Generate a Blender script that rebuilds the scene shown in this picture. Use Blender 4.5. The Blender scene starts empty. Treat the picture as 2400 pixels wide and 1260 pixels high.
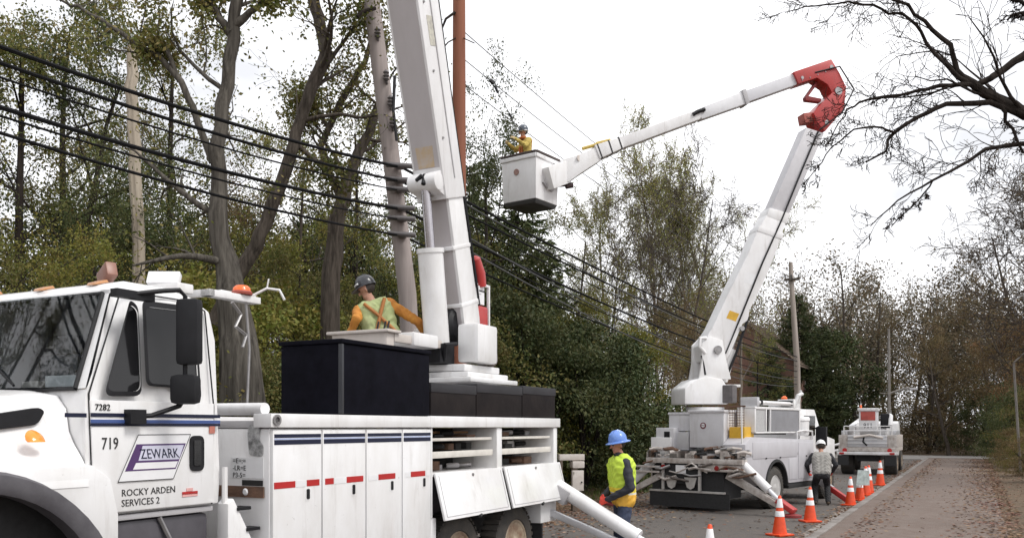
import bpy, bmesh, math, random
import numpy as np
from mathutils import Vector, Matrix

# ------------------------------------------------------------------ camera, sky, sun, exposure
sc = bpy.context.scene
col = sc.collection
cam_d = bpy.data.cameras.new('camera'); cam = bpy.data.objects.new('camera', cam_d); col.objects.link(cam)
cam.location = (0, 0, 1.95); cam.rotation_euler = (math.radians(90), 0, 0)
cam_d.sensor_width = 36; cam_d.lens = 31.17; cam_d.shift_y = 0.154; cam_d.clip_end = 3000; cam_d.clip_start = .05
sc.camera = cam
SUN_EL, SUN_AZ = 52, 118        # azimuth measured clockwise from +Y (camera forward)
w = bpy.data.worlds.new('World'); sc.world = w; w.use_nodes = True
nt = w.node_tree; nt.nodes.clear()
sky = nt.nodes.new('ShaderNodeTexSky'); sky.sky_type = 'NISHITA'; sky.sun_disc = False
sky.sun_elevation = math.radians(SUN_EL); sky.sun_rotation = math.radians(SUN_AZ); sky.dust_density = 4
hsv = nt.nodes.new('ShaderNodeHueSaturation'); hsv.inputs['Saturation'].default_value = .12; hsv.inputs['Value'].default_value = .12
tcw = nt.nodes.new('ShaderNodeTexCoord'); nz = nt.nodes.new('ShaderNodeTexNoise')
nz.inputs['Scale'].default_value = 2.2; nz.inputs['Detail'].default_value = 5; nz.inputs['Roughness'].default_value = .55
mpw = nt.nodes.new('ShaderNodeMapping'); mpw.inputs['Scale'].default_value = (1, 1, 2.6)
rmp = nt.nodes.new('ShaderNodeValToRGB')
rmp.color_ramp.elements[0].position = .39; rmp.color_ramp.elements[0].color = (.56, .57, .60, 1)
rmp.color_ramp.elements[1].position = .60; rmp.color_ramp.elements[1].color = (.98, .98, 1.0, 1)
mxw = nt.nodes.new('ShaderNodeMix'); mxw.data_type = 'RGBA'; mxw.inputs[0].default_value = .9
bgn = nt.nodes.new('ShaderNodeBackground'); bgn.inputs['Strength'].default_value = 1.0
wo = nt.nodes.new('ShaderNodeOutputWorld')
L = nt.links.new
L(sky.outputs[0], hsv.inputs['Color']); L(hsv.outputs[0], mxw.inputs[6])
L(tcw.outputs['Generated'], mpw.inputs[0]); L(mpw.outputs[0], nz.inputs['Vector']); L(nz.outputs[0], rmp.inputs[0]); L(rmp.outputs[0], mxw.inputs[7])
L(mxw.outputs[2], bgn.inputs['Color']); L(bgn.outputs[0], wo.inputs[0])
sun_d = bpy.data.lights.new('sun', 'SUN'); sun_d.energy = 1.2; sun_d.angle = math.radians(18); sun_d.color = (1, .97, .92)
sun = bpy.data.objects.new('sun', sun_d); col.objects.link(sun)
_az, _el = math.radians(SUN_AZ), math.radians(SUN_EL)
_sd = Vector((math.sin(_az) * math.cos(_el), math.cos(_az) * math.cos(_el), math.sin(_el)))
sun.rotation_euler = _sd.to_track_quat('Z', 'Y').to_euler()
vs = sc.view_settings; vs.view_transform = 'Standard'; vs.look = 'None'; vs.gamma = 1; vs.exposure = .78
sc.cycles.max_bounces = 6

F, CX, HY, CH = 2078.0, 1200.0, 1000.0, 1.95
def at(x, y, Y):                       # measuring helper: photograph pixel at a known real depth -> world point
    return Vector(((x - CX) / F * Y, Y, CH + (HY - y) * Y / F))
random.seed(4)

# ------------------------------------------------------------------ materials
MATS = {}
def mat(name, c, rough=.5, metal=0, var=.12, scale=5, bump=0, bscale=40, coat=0, c2=None, streak=0, trans=0, emit=None, spec=None):
    if name in MATS: return MATS[name]
    m = bpy.data.materials.new(name); m.use_nodes = True; t = m.node_tree; N = t.nodes; b = N['Principled BSDF']
    b.inputs['Roughness'].default_value = rough; b.inputs['Metallic'].default_value = metal
    if spec is not None: b.inputs['Specular IOR Level'].default_value = spec
    if coat: b.inputs['Coat Weight'].default_value = coat
    tc = N.new('ShaderNodeTexCoord'); n1 = N.new('ShaderNodeTexNoise'); n1.inputs['Scale'].default_value = scale
    n1.inputs['Detail'].default_value = 6; n1.inputs['Roughness'].default_value = .65
    src = tc.outputs['Object']
    if streak:
        mp = N.new('ShaderNodeMapping'); mp.inputs['Scale'].default_value = (1, 1, streak); t.links.new(src, mp.inputs[0]); t.links.new(mp.outputs[0], n1.inputs['Vector'])
    else: t.links.new(src, n1.inputs['Vector'])
    r = N.new('ShaderNodeValToRGB'); e = r.color_ramp.elements
    e[0].position = .3; e[1].position = .7
    a = c2 if c2 else tuple(x * (1 - var) for x in c)
    bcol = c if c2 else tuple(min(1, x * (1 + var)) for x in c)
    e[0].color = (*a, 1); e[1].color = (*bcol, 1)
    t.links.new(n1.outputs[0], r.inputs[0]); t.links.new(r.outputs[0], b.inputs['Base Color'])
    if bump:
        n2 = N.new('ShaderNodeTexNoise'); n2.inputs['Scale'].default_value = bscale; n2.inputs['Detail'].default_value = 5
        bp = N.new('ShaderNodeBump'); bp.inputs['Strength'].default_value = bump; bp.inputs['Distance'].default_value = .02
        t.links.new(src if not streak else mp.outputs[0], n2.inputs['Vector']); t.links.new(n2.outputs[0], bp.inputs['Height']); t.links.new(bp.outputs[0], b.inputs['Normal'])
    if trans: b.inputs['Transmission Weight'].default_value = trans
    if emit: b.inputs['Emission Color'].default_value = (*c, 1); b.inputs['Emission Strength'].default_value = emit
    MATS[name] = m; return m
def leafmat(name, cols, rough=.6, transl=.25, hue=(.465, .52)):
    if name in MATS: return MATS[name]
    m = bpy.data.materials.new(name); m.use_nodes = True; t = m.node_tree; N = t.nodes; b = N['Principled BSDF']; b.inputs['Roughness'].default_value = rough
    b.inputs['Specular IOR Level'].default_value = .25
    g = N.new('ShaderNodeNewGeometry'); r = N.new('ShaderNodeValToRGB'); el = r.color_ramp.elements
    while len(el) < len(cols): el.new(.5)
    for i, c in enumerate(cols): el[i].position = i / (len(cols) - 1); el[i].color = (*c, 1)
    t.links.new(g.outputs['Random Per Island'], r.inputs[0])
    tc = N.new('ShaderNodeTexCoord'); no = N.new('ShaderNodeTexNoise'); no.inputs['Scale'].default_value = 1.1; no.inputs['Detail'].default_value = 3; t.links.new(tc.outputs['Object'], no.inputs['Vector'])
    oi = N.new('ShaderNodeObjectInfo'); h = N.new('ShaderNodeHueSaturation'); mr = N.new('ShaderNodeMapRange'); mr.inputs[1].default_value = .3; mr.inputs[2].default_value = .7; mr.inputs[3].default_value = hue[0]; mr.inputs[4].default_value = hue[1]
    mv = N.new('ShaderNodeMapRange'); mv.inputs[3].default_value = .75; mv.inputs[4].default_value = 1.3
    t.links.new(no.outputs[0], mr.inputs[0]); t.links.new(mr.outputs[0], h.inputs['Hue']); t.links.new(oi.outputs['Random'], mv.inputs[0]); t.links.new(mv.outputs[0], h.inputs['Value']); t.links.new(r.outputs[0], h.inputs['Color'])
    r = h
    t.links.new(r.outputs[0], b.inputs['Base Color'])
    tr = N.new('ShaderNodeBsdfTranslucent'); t.links.new(r.outputs[0], tr.inputs[0]); mx = N.new('ShaderNodeMixShader'); mx.inputs[0].default_value = transl
    t.links.new(b.outputs[0], mx.inputs[1]); t.links.new(tr.outputs[0], mx.inputs[2]); t.links.new(mx.outputs[0], N['Material Output'].inputs[0])
    MATS[name] = m; return m

def grime(m, amt=.4, c=(.30, .26, .22), sx=7, sz=.5):
    t = m.node_tree; N = t.nodes; b = N['Principled BSDF']; src = b.inputs['Base Color'].links[0].from_socket
    tc = N.new('ShaderNodeTexCoord'); prev = src
    for scl, sc3, lo, hi, a, cc in ((sx, (1, 1, sz * .25), .56, .80, amt, c), (22, (1, 1, 1), .66, .74, amt * 1.3, tuple(x * .6 for x in c)), (1.7, (1, 1, .7), .5, .8, amt * .55, c)):
        mp = N.new('ShaderNodeMapping'); mp.inputs['Scale'].default_value = sc3; n = N.new('ShaderNodeTexNoise'); n.inputs['Scale'].default_value = scl; n.inputs['Detail'].default_value = 7; n.inputs['Roughness'].default_value = .7
        r = N.new('ShaderNodeMapRange'); r.inputs[1].default_value = lo; r.inputs[2].default_value = hi; r.inputs[3].default_value = 0; r.inputs[4].default_value = a
        mx = N.new('ShaderNodeMix'); mx.data_type = 'RGBA'; mx.inputs[7].default_value = (*cc, 1)
        t.links.new(tc.outputs['Object'], mp.inputs[0]); t.links.new(mp.outputs[0], n.inputs['Vector']); t.links.new(n.outputs[0], r.inputs[0]); t.links.new(r.outputs[0], mx.inputs[0]); t.links.new(prev, mx.inputs[6]); prev = mx.outputs[2]
    t.links.new(prev, b.inputs['Base Color']); return m
WHITE = mat('white_paint', (.80, .80, .81), .32, coat=.35, scale=3, c2=(.70, .69, .68), streak=.35)
WHITE2 = mat('white_gelcoat', (.82, .82, .83), .4, scale=2.5, c2=(.70, .69, .69), streak=.4)
grime(WHITE, .42); grime(WHITE2, .5)
GREYP = mat('grey_paint', (.42, .41, .42), .45, var=.08, scale=4)
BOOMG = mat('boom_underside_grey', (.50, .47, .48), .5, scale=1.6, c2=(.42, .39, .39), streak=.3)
SILVER = mat('aluminium_panel', (.55, .55, .57), .35, metal=.35, var=.1, scale=3)
DARK = mat('dark_rubber', (.02, .02, .021), .75, var=.3, scale=20, bump=.2, bscale=80)
TYRE = mat('tyre_rubber', (.035, .034, .033), .8, scale=8, c2=(.07, .06, .05), bump=.3, bscale=60)
BLACKP = mat('black_plastic', (.010, .010, .012), .55, var=.3, scale=8, spec=.3)
BOXB = mat('black_canvas', (.006, .006, .010), .9, var=.35, scale=5, bump=.25, bscale=9, spec=.08)
BOXD = mat('dark_brown_canvas', (.014, .012, .013), .8, scale=3, c2=(.028, .023, .022), bump=.2, bscale=12, spec=.1)
STEEL = mat('worn_steel', (.32, .31, .31), .38, metal=.8, var=.2, scale=12)
CHROME = mat('piston_chrome', (.45, .43, .45), .22, metal=1, var=.08)
RIM = mat('rusty_cream_rim', (.42, .36, .27), .6, scale=7, c2=(.18, .10, .06), bump=.2)
RUST = mat('rusty_steel', (.20, .11, .07), .8, scale=9, c2=(.09, .055, .04), bump=.3)
RUSTC = mat('rust_stain', (.50, .36, .20), .7, scale=8, c2=(.48, .44, .42))
RED = grime(mat('red_fibreglass', (.48, .035, .03), .42, scale=3, c2=(.36, .03, .03), coat=.2), .5, (.16, .05, .04))
REDT = mat('red_reflector', (.42, .02, .02), .3, var=.1)
WHT = mat('white_reflector', (.75, .75, .76), .3, var=.05)
NAVY = mat('navy_stripe', (.010, .013, .036), .4, var=.1, spec=.3)
NAVY2 = mat('blue_stripe', (.05, .09, .26), .35, var=.1)
PURPLE = mat('purple_print', (.07, .03, .12), .4, var=.1)
INK = mat('black_print', (.02, .02, .02), .5, var=.1)
AMBER = mat('amber_lens', (.75, .26, .02), .2, var=.1, coat=.5)
ORANGE = mat('orange_plastic', (.80, .085, .015), .45, scale=6, c2=(.62, .055, .012))
ORANGEB = mat('beacon_orange', (.85, .14, .02), .25, var=.1, coat=.4)
YEL = mat('yellow_paint', (.62, .36, .03), .5, var=.15)
TAN = mat('tan_plastic', (.55, .50, .46), .6, var=.1)
CONC = mat('concrete', (.27, .25, .235), .9, scale=1.3, c2=(.13, .11, .095), bump=.5)
def glassmat(name, c, rough=.06):
    m = mat(name, c, rough, var=.15, scale=2); b = m.node_tree.nodes['Principled BSDF']; b.inputs['Specular IOR Level'].default_value = .38; return m
GLASS = glassmat('dark_side_glass', (.010, .010, .011))
def windshield():
    m = bpy.data.materials.new('windshield_glass'); m.use_nodes = True; t = m.node_tree; N = t.nodes; N.clear()
    o = N.new('ShaderNodeOutputMaterial'); tr = N.new('ShaderNodeBsdfTransparent'); tr.inputs[0].default_value = (.74, .80, .82, 1)
    gl = N.new('ShaderNodeBsdfGlossy'); gl.inputs['Roughness'].default_value = .03; fr = N.new('ShaderNodeFresnel'); fr.inputs[0].default_value = 1.75
    mx = N.new('ShaderNodeMixShader'); t.links.new(fr.outputs[0], mx.inputs[0]); t.links.new(tr.outputs[0], mx.inputs[1]); t.links.new(gl.outputs[0], mx.inputs[2]); t.links.new(mx.outputs[0], o.inputs[0])
    MATS['windshield_glass'] = m; return m
WSHIELD = windshield()

# ------------------------------------------------------------------ mesh helpers
def empty(name, loc=(0, 0, 0), rz=0, label=None, cat=None, group=None):
    o = bpy.data.objects.new(name, None); col.objects.link(o); o.location = loc; o.rotation_euler = (0, 0, rz); o.empty_display_size = .2
    if label: tag(o, label, cat, group)
    return o
def tag(o, label=None, cat=None, group=None, kind=None):
    if label: o['label'] = label
    if cat: o['category'] = cat
    if group: o['group'] = group
    if kind: o['kind'] = kind
    return o
def finish(me, m, smooth):
    for k in (m if isinstance(m, (list, tuple)) else [m]): me.materials.append(k)
    if smooth:
        me.polygons.foreach_set('use_smooth', [True] * len(me.polygons)); me.set_sharp_from_angle(angle=math.radians(38))
class B:
    """collects shapes; build() links them as one mesh object"""
    def __init__(s): s.v = []; s.f = []; s.mi = []; s.cm = 0
    def add(s, vs, fs):
        k = len(s.v); s.v += [tuple(v) for v in vs]; s.f += [tuple(i + k for i in f) for f in fs]; s.mi += [s.cm] * len(fs); return s
    def box(s, a, b, M=None):
        x0, y0, z0 = [min(p, q) for p, q in zip(a, b)]; x1, y1, z1 = [max(p, q) for p, q in zip(a, b)]
        vs = [(x0, y0, z0), (x1, y0, z0), (x1, y1, z0), (x0, y1, z0), (x0, y0, z1), (x1, y0, z1), (x1, y1, z1), (x0, y1, z1)]
        if M: vs = [M @ Vector(v) for v in vs]
        return s.add(vs, [(3, 2, 1, 0), (4, 5, 6, 7), (0, 1, 5, 4), (1, 2, 6, 5), (2, 3, 7, 6), (3, 0, 4, 7)])
    def prism(s, poly, a, b, ax='y', taper=None):
        """polygon in the two other axes extruded along ax from a to b"""
        n = len(poly); vs = []
        for t in (a, b):
            for p, q in poly: vs.append((p, t, q) if ax == 'y' else ((t, p, q) if ax == 'x' else (p, q, t)))
        fs = [tuple(range(n)), tuple(range(2 * n - 1, n - 1, -1))]
        for i in range(n): j = (i + 1) % n; fs.append((i, i + n, j + n, j))
        return s.add(vs, fs)
    def tube(s, pts, r, n=10, cap=True):
        pts = [Vector(p) for p in pts]; k = len(pts); rr = r if isinstance(r, (list, tuple)) else [r] * k
        t0 = (pts[1] - pts[0]).normalized(); ref = Vector((0, 0, 1)) if abs(t0.z) < .9 else Vector((1, 0, 0)); a = t0.cross(ref).normalized()
        vs = []; fs = []
        for i, p in enumerate(pts):
            t = (pts[min(i + 1, k - 1)] - pts[max(i - 1, 0)]).normalized(); a = (a - t * a.dot(t)).normalized(); b = t.cross(a)
            for j in range(n): th = 2 * math.pi * j / n; vs.append(p + (a * math.cos(th) + b * math.sin(th)) * rr[i])
        for i in range(k - 1):
            for j in range(n): q = (j + 1) % n; fs.append((i * n + j, i * n + q, (i + 1) * n + q, (i + 1) * n + j))
        if cap: fs.append(tuple(range(n - 1, -1, -1))); fs.append(tuple((k - 1) * n + j for j in range(n)))
        return s.add(vs, fs)
    def lathe(s, prof, c, ax='z', n=24):
        """prof: (radius, height) list turned about axis through c"""
        vs = []; fs = []; k = len(prof)
        for r, h in prof:
            for j in range(n):
                th = 2 * math.pi * j / n; x, y = r * math.cos(th), r * math.sin(th)
                vs.append((c[0] + x, c[1] + y, c[2] + h) if ax == 'z' else ((c[0] + x, c[1] + h, c[2] - y) if ax == 'y' else (c[0] + h, c[1] + x, c[2] + y)))
        for i in range(k - 1):
            for j in range(n): q = (j + 1) % n; fs.append((i * n + j, i * n + q, (i + 1) * n + q, (i + 1) * n + j))
        if prof[0][0] > 1e-4: fs.append(tuple(range(n - 1, -1, -1)))
        if prof[-1][0] > 1e-4: fs.append(tuple((k - 1) * n + j for j in range(n)))
        return s.add(vs, fs)
    def beam(s, p, q, w, h, up=(0, 0, 1), w2=None, h2=None):
        """rectangular beam from p to q; w across, h along 'up'"""
        p, q = Vector(p), Vector(q); t = (q - p).normalized(); sd = t.cross(Vector(up)).normalized(); u = sd.cross(t); vs = []
        for c, ww, hh in ((p, w, h), (q, w2 or w, h2 or h)):
            for i, j in ((-1, -1), (1, -1), (1, 1), (-1, 1)): vs.append(c + sd * ww / 2 * i + u * hh / 2 * j)
        return s.add(vs, [(0, 1, 2, 3), (7, 6, 5, 4), (0, 4, 5, 1), (1, 5, 6, 2), (2, 6, 7, 3), (3, 7, 4, 0)])
    def build(s, name, m, parent=None, bevel=0, smooth=True, label=None, xf=None):
        me = bpy.data.meshes.new(name); vs = s.v if xf is None else [tuple(xf @ Vector(v)) for v in s.v]
        me.from_pydata(vs, [], s.f)
        bm = bmesh.new(); bm.from_mesh(me); bmesh.ops.recalc_face_normals(bm, faces=bm.faces)
        if bevel:
            ed = [e for e in bm.edges if len(e.link_faces) == 2 and e.calc_face_angle(0) > .5]
            bmesh.ops.bevel(bm, geom=ed, offset=bevel, segments=2, affect='EDGES', profile=.6, clamp_overlap=True)
        else:
            pass
        bm.to_mesh(me); bm.free()
        if not bevel and len(s.mi) == len(me.polygons) and any(s.mi): me.polygons.foreach_set('material_index', s.mi)
        finish(me, m, smooth)
        o = bpy.data.objects.new(name, me); col.objects.link(o)
        if parent: o.parent = parent
        if label: o['label'] = label
        return o
def npmesh(name, V, Fq, m, smooth=False):
    V = np.asarray(V, dtype=np.float32); Fq = np.asarray(Fq, dtype=np.int32); me = bpy.data.meshes.new(name)
    me.vertices.add(len(V)); me.vertices.foreach_set('co', V.ravel()); n, k = Fq.shape
    me.loops.add(n * k); me.loops.foreach_set('vertex_index', Fq.ravel()); me.polygons.add(n)
    me.polygons.foreach_set('loop_start', np.arange(0, n * k, k, dtype=np.int32)); me.polygons.foreach_set('loop_total', np.full(n, k, dtype=np.int32))
    if smooth: me.polygons.foreach_set('use_smooth', np.ones(n, dtype=bool))
    me.update(calc_edges=True)
    for x in (m if isinstance(m, (list, tuple)) else [m]): me.materials.append(x)
    return me
def link(name, me, parent=None):
    o = bpy.data.objects.new(name, me); col.objects.link(o); o.parent = parent; return o
def text(name, s, m, parent, loc, size, M=None, ext=.002, sx=1, shear=0):
    """flat lettering; default faces the +Y side of its parent, reading towards -X"""
    c = bpy.data.curves.new(name, 'FONT'); c.body = s; c.size = size; c.extrude = ext; c.resolution_u = 2; c.shear = shear
    tmp = bpy.data.objects.new(name, c); col.objects.link(tmp); dg = bpy.context.evaluated_depsgraph_get()
    me = bpy.data.meshes.new_from_object(tmp.evaluated_get(dg)); bpy.data.objects.remove(tmp)
    R = M if M is not None else Matrix(((-1, 0, 0), (0, 0, 1), (0, 1, 0)))
    me.transform(Matrix.Translation(Vector(loc)) @ R.to_4x4() @ Matrix.Diagonal((sx, 1, 1, 1)))
    me.materials.clear(); me.materials.append(m)
    return link(name, me, parent)

# ------------------------------------------------------------------ the ground, road, kerb, path
RD = Vector((.461, .887, 0)); RN = Vector((.887, -.461, 0))      # along the road, and across it towards the camera side
RO = Vector((5.65, 16.2, 0))                                     # a point on the kerb
def road(s, t, z=0): p = RO + RD * s + RN * t; return Vector((p.x, p.y, z))
def ground_mat(name, c1, c2, c3, s1=.35, s2=6, bump=.4, rough=.9, fine=90):
    m = bpy.data.materials.new(name); m.use_nodes = True; t = m.node_tree; N = t.nodes; b = N['Principled BSDF']; b.inputs['Roughness'].default_value = rough
    b.inputs['Specular IOR Level'].default_value = .3
    tc = N.new('ShaderNodeTexCoord'); a = N.new('ShaderNodeTexNoise'); a.inputs['Scale'].default_value = s1; a.inputs['Detail'].default_value = 8; a.inputs['Roughness'].default_value = .7
    d = N.new('ShaderNodeTexNoise'); d.inputs['Scale'].default_value = s2; d.inputs['Detail'].default_value = 8; d.inputs['Roughness'].default_value = .75
    for n in (a, d): t.links.new(tc.outputs['Object'], n.inputs['Vector'])
    r1 = N.new('ShaderNodeValToRGB'); r1.color_ramp.elements[0].position = .35; r1.color_ramp.elements[1].position = .65
    r1.color_ramp.elements[0].color = (*c1, 1); r1.color_ramp.elements[1].color = (*c2, 1); t.links.new(a.outputs[0], r1.inputs[0])
    r2 = N.new('ShaderNodeValToRGB'); r2.color_ramp.elements[0].position = .45; r2.color_ramp.elements[1].position = .7
    r2.color_ramp.elements[0].color = (0, 0, 0, 1); r2.color_ramp.elements[1].color = (1, 1, 1, 1); t.links.new(d.outputs[0], r2.inputs[0])
    mx = N.new('ShaderNodeMix'); mx.data_type = 'RGBA'; mx.inputs[7].default_value = (*c3, 1)
    t.links.new(r2.outputs[0], mx.inputs[0]); t.links.new(r1.outputs[0], mx.inputs[6]); t.links.new(mx.outputs[2], b.inputs['Base Color'])
    n3 = N.new('ShaderNodeTexNoise'); n3.inputs['Scale'].default_value = fine; n3.inputs['Detail'].default_value = 4; t.links.new(tc.outputs['Object'], n3.inputs['Vector'])
    bp = N.new('ShaderNodeBump'); bp.inputs['Strength'].default_value = bump; bp.inputs['Distance'].default_value = .02; t.links.new(n3.outputs[0], bp.inputs['Height']); t.links.new(bp.outputs[0], b.inputs['Normal'])
    MATS[name] = m; return m
SOIL = ground_mat('leaf_strewn_soil', (.07, .055, .035), (.12, .085, .055), (.16, .10, .06), bump=.8, fine=25)
ASPH = ground_mat('weathered_asphalt', (.09, .083, .078), (.118, .107, .099), (.13, .108, .092))
PATHM = ground_mat('brown_path_asphalt', (.15, .119, .102), (.185, .148, .128), (.12, .083, .066), s1=.5, s2=4)
def sheet(name, pts, m, kind='structure', label=None):
    me = bpy.data.meshes.new(name); me.from_pydata([tuple(p) for p in pts], [], [tuple(range(len(pts)))]); me.materials.append(m)
    o = link(name, me); o['kind'] = kind
    return o
# terrain: one big sheet, rising gently behind the far verge
def terrain():
    n = 70; xs = np.linspace(-1, 1, n); g = np.sign(xs) * (np.abs(xs) ** 2.2) * 900; V = []; Fc = []
    for i in range(n):
        for j in range(n):
            x, y = g[i] + 5, g[j] + 25
            lat = (x - RO.x) * RN.x + (y - RO.y) * RN.y
            z = -.06
            if lat < -7.5: z += min(1.6, (-7.5 - lat) * .06)
            if lat > 6: z += min(2.5, (lat - 6) * .05)
            V.append((x, y, z + .04 * math.sin(x * .7) * math.cos(y * .6)))
    for i in range(n - 1):
        for j in range(n - 1): Fc.append((i * n + j, (i + 1) * n + j, (i + 1) * n + j + 1, i * n + j + 1))
    o = link('ground', npmesh('ground', V, Fc, SOIL, True)); o['kind'] = 'structure'
terrain()
rd = B(); rd.add([road(-60, -.0, .002), road(42, 0, .002), road(42, -6.1, .002), road(-60, -6.1, .002)], [(0, 1, 2, 3)])
o = rd.build('road', ASPH, smooth=False); o['kind'] = 'structure'
xr = B(); xr.add([road(42, 16, .006), road(50, 16, .006), road(50, -30, .006), road(42, -30, .006)], [(0, 1, 2, 3)])
o = xr.build('cross_road', ground_mat('pale_asphalt', (.24, .23, .22), (.28, .27, .26), (.22, .19, .17)), smooth=False); o['kind'] = 'structure'
kb = empty('kerb'); kb['kind'] = 'structure'
for i in range(-9, 28):                                # kerb stones, each 1.5 m long
    b = B(); M = Matrix.Translation(road(i * 1.5 + .75, .08 + random.uniform(-.008, .008), .04)) @ Matrix.Rotation(math.atan2(RD.y, RD.x) + random.uniform(-.004, .004), 4, 'Z')
    b.box((-.742, -.08, -.1), (.742, .08, .085 + random.uniform(-.006, .006)), M); b.build('kerb_stone', CONC, kb, bevel=.015)
gt = B(); gt.add([road(-14, -.30, .006), road(41.9, -.30, .006), road(41.9, -.004, .006), road(-14, -.004, .006)], [(0, 1, 2, 3)])
o = gt.build('gutter', mat('gutter_concrete', (.30, .285, .265), .9, scale=2.5, c2=(.16, .13, .11), bump=.3), smooth=False); o['kind'] = 'structure'
pt = B(); pt.add([road(-30, .16, .105), road(41.8, .16, .105), road(41.8, 3.0, .105), road(-30, 3.0, .105)], [(0, 1, 2, 3)])
o = pt.build('path', PATHM, smooth=False); o['kind'] = 'structure'
vg = B()
vg.add([road(-30, 2.99, .098), road(41.8, 2.99, .098), road(41.8, 9.5, .22), road(-30, 9.5, .22)], [(0, 1, 2, 3)])
o = vg.build('verge', SOIL, smooth=False); o['kind'] = 'structure'

# ------------------------------------------------------------------ leaves, litter and tree generators
RS = np.random.RandomState(7)
def rand_dirs(n):
    v = RS.normal(size=(n, 3)); return v / np.linalg.norm(v, axis=1)[:, None]
def leaves(C, size, wid=.5, D=None, jit=.4):
    """rhombic leaves at centres C, optional main direction D"""
    n = len(C); d = rand_dirs(n) if D is None else D + RS.normal(size=(n, 3)) * jit; d /= np.linalg.norm(d, axis=1)[:, None]
    s = np.cross(d, rand_dirs(n)); s /= np.linalg.norm(s, axis=1)[:, None] + 1e-9; L_ = (size * RS.uniform(.6, 1.35, n))[:, None]
    V = np.stack([C, C + d * L_ * .5 + s * L_ * wid * .5, C + d * L_, C + d * L_ * .5 - s * L_ * wid * .5], 1).reshape(-1, 3)
    return V, np.arange(4 * n).reshape(n, 4)
def np_tubes(polys, sides=(9, 7, 5, 4, 3)):
    Vs = []; Fs = []; k = 0
    for pts, rad, lv in polys:
        P = np.array(pts, dtype=float); R_ = np.array(rad); n = len(P); m = sides[min(lv, len(sides) - 1)]
        T = np.empty_like(P); T[1:-1] = P[2:] - P[:-2]; T[0] = P[1] - P[0]; T[-1] = P[-1] - P[-2]; T /= np.linalg.norm(T, axis=1)[:, None] + 1e-9
        ref = np.array((.31, .95, .05)) if abs(T[0][2]) > .6 else np.array((.1, .2, .97)); A = np.cross(T, ref); A /= np.linalg.norm(A, axis=1)[:, None] + 1e-9; Bq = np.cross(T, A)
        th = np.arange(m) * 2 * math.pi / m
        ring = P[:, None, :] + R_[:, None, None] * (np.cos(th)[None, :, None] * A[:, None, :] + np.sin(th)[None, :, None] * Bq[:, None, :])
        Vs.append(ring.reshape(-1, 3)); i = np.arange(n - 1)[:, None] * m; j = np.arange(m)[None, :]; q = (j + 1) % m
        Fs.append(np.stack([i + j, i + q, i + m + q, i + m + j], -1).reshape(-1, 4) + k); k += n * m
    return np.concatenate(Vs), np.concatenate(Fs)
def perp(d, rng):
    v = Vector((rng.gauss(0, 1), rng.gauss(0, 1), rng.gauss(0, 1))); return (v - d * v.dot(d)).normalized()
def grow(rng, p, d, Ln, r, lv, S, out, tips, first=None):
    k = S['seg'][lv]; pts = [p.copy()]; rad = [r]
    for i in range(k):
        d = (d + Vector((rng.gauss(0, 1), rng.gauss(0, 1), rng.gauss(0, 1))) * S['wob'][lv] + Vector((0, 0, S['up'][lv]))).normalized()
        p = p + d * (Ln / k); pts.append(p.copy()); rad.append(max(S.get('rmin', .003), r * (1 - (1 - S['tap'][lv]) * (i + 1) / k)))
    out.append((pts, rad, lv)); kids(rng, pts, rad, Ln, lv, S, out, tips)
def kids(rng, pts, rad, Ln, lv, S, out, tips):
    if lv >= len(S['n']): tips.append(pts); return
    k = len(pts) - 1; n = S['n'][lv]; lo = S['lo'][lv]
    for j in range(n):
        t = lo + (1 - lo) * (j + rng.random()) / n; x = t * k; i = min(k - 1, int(x)); fr = x - i
        q = pts[i].lerp(pts[i + 1], fr); td = (pts[i + 1] - pts[i]).normalized(); rr = rad[i] * (1 - fr) + rad[i + 1] * fr
        an = math.radians(S['ang'][lv] * rng.uniform(.7, 1.3)); dd = (td * math.cos(an) + perp(td, rng) * math.sin(an)).normalized()
        grow(rng, q, dd, Ln * S['len'][lv] * rng.uniform(.65, 1.2) * (1 - .45 * t if lv == 0 else 1), rr * S['rr'][lv], lv + 1, S, out, tips)
def tip_points(tips, per, jit):
    C = []
    for pts in tips:
        P = np.array([tuple(p) for p in pts]); t = RS.uniform(0, len(P) - 1.001, per); i = t.astype(int); f = (t - i)[:, None]
        C.append(P[i] * (1 - f) + P[i + 1] * f)
    C = np.concatenate(C); return C + RS.normal(size=C.shape) * jit
BARK = mat('grey_brown_bark', (.125, .105, .088), .95, scale=16, c2=(.03, .025, .021), streak=.10, bump=1.0, bscale=22, spec=.1)
BARKA = mat('pale_grey_furrowed_bark', (.155, .14, .12), .95, scale=16, c2=(.035, .031, .027), streak=.07, bump=1.0, bscale=24, spec=.1)
BARKD = mat('dark_bark', (.045, .036, .031), .95, spec=.1, scale=14, c2=(.012, .010, .009), streak=.15, bump=.7, bscale=16)
BARKP = mat('pale_bark', (.24, .20, .16), .9, scale=4, c2=(.10, .08, .065), streak=.15, bump=.6, bscale=16)
LG = leafmat('olive_leaves', [(.08, .105, .024), (.13, .145, .038), (.17, .15, .045), (.21, .185, .06)])
LD = leafmat('dark_evergreen_leaves', [(.042, .062, .024), (.068, .092, .032), (.10, .11, .038), (.082, .088, .038)])
LY = leafmat('yellow_green_leaves', [(.11, .14, .026), (.18, .19, .04), (.23, .19, .045), (.14, .15, .03)])
LB = leafmat('brown_leaves', [(.15, .095, .045), (.20, .13, .06), (.13, .09, .05), (.11, .095, .045)], hue=(.49, .53))
LR = leafmat('russet_leaves', [(.17, .085, .04), (.21, .115, .05), (.14, .09, .045), (.15, .12, .05)], hue=(.48, .52))
LYF = leafmat('pale_yellow_green_leaves', [(.27, .30, .09), (.35, .34, .11), (.22, .26, .08), (.38, .33, .14)], transl=.6)
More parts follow.
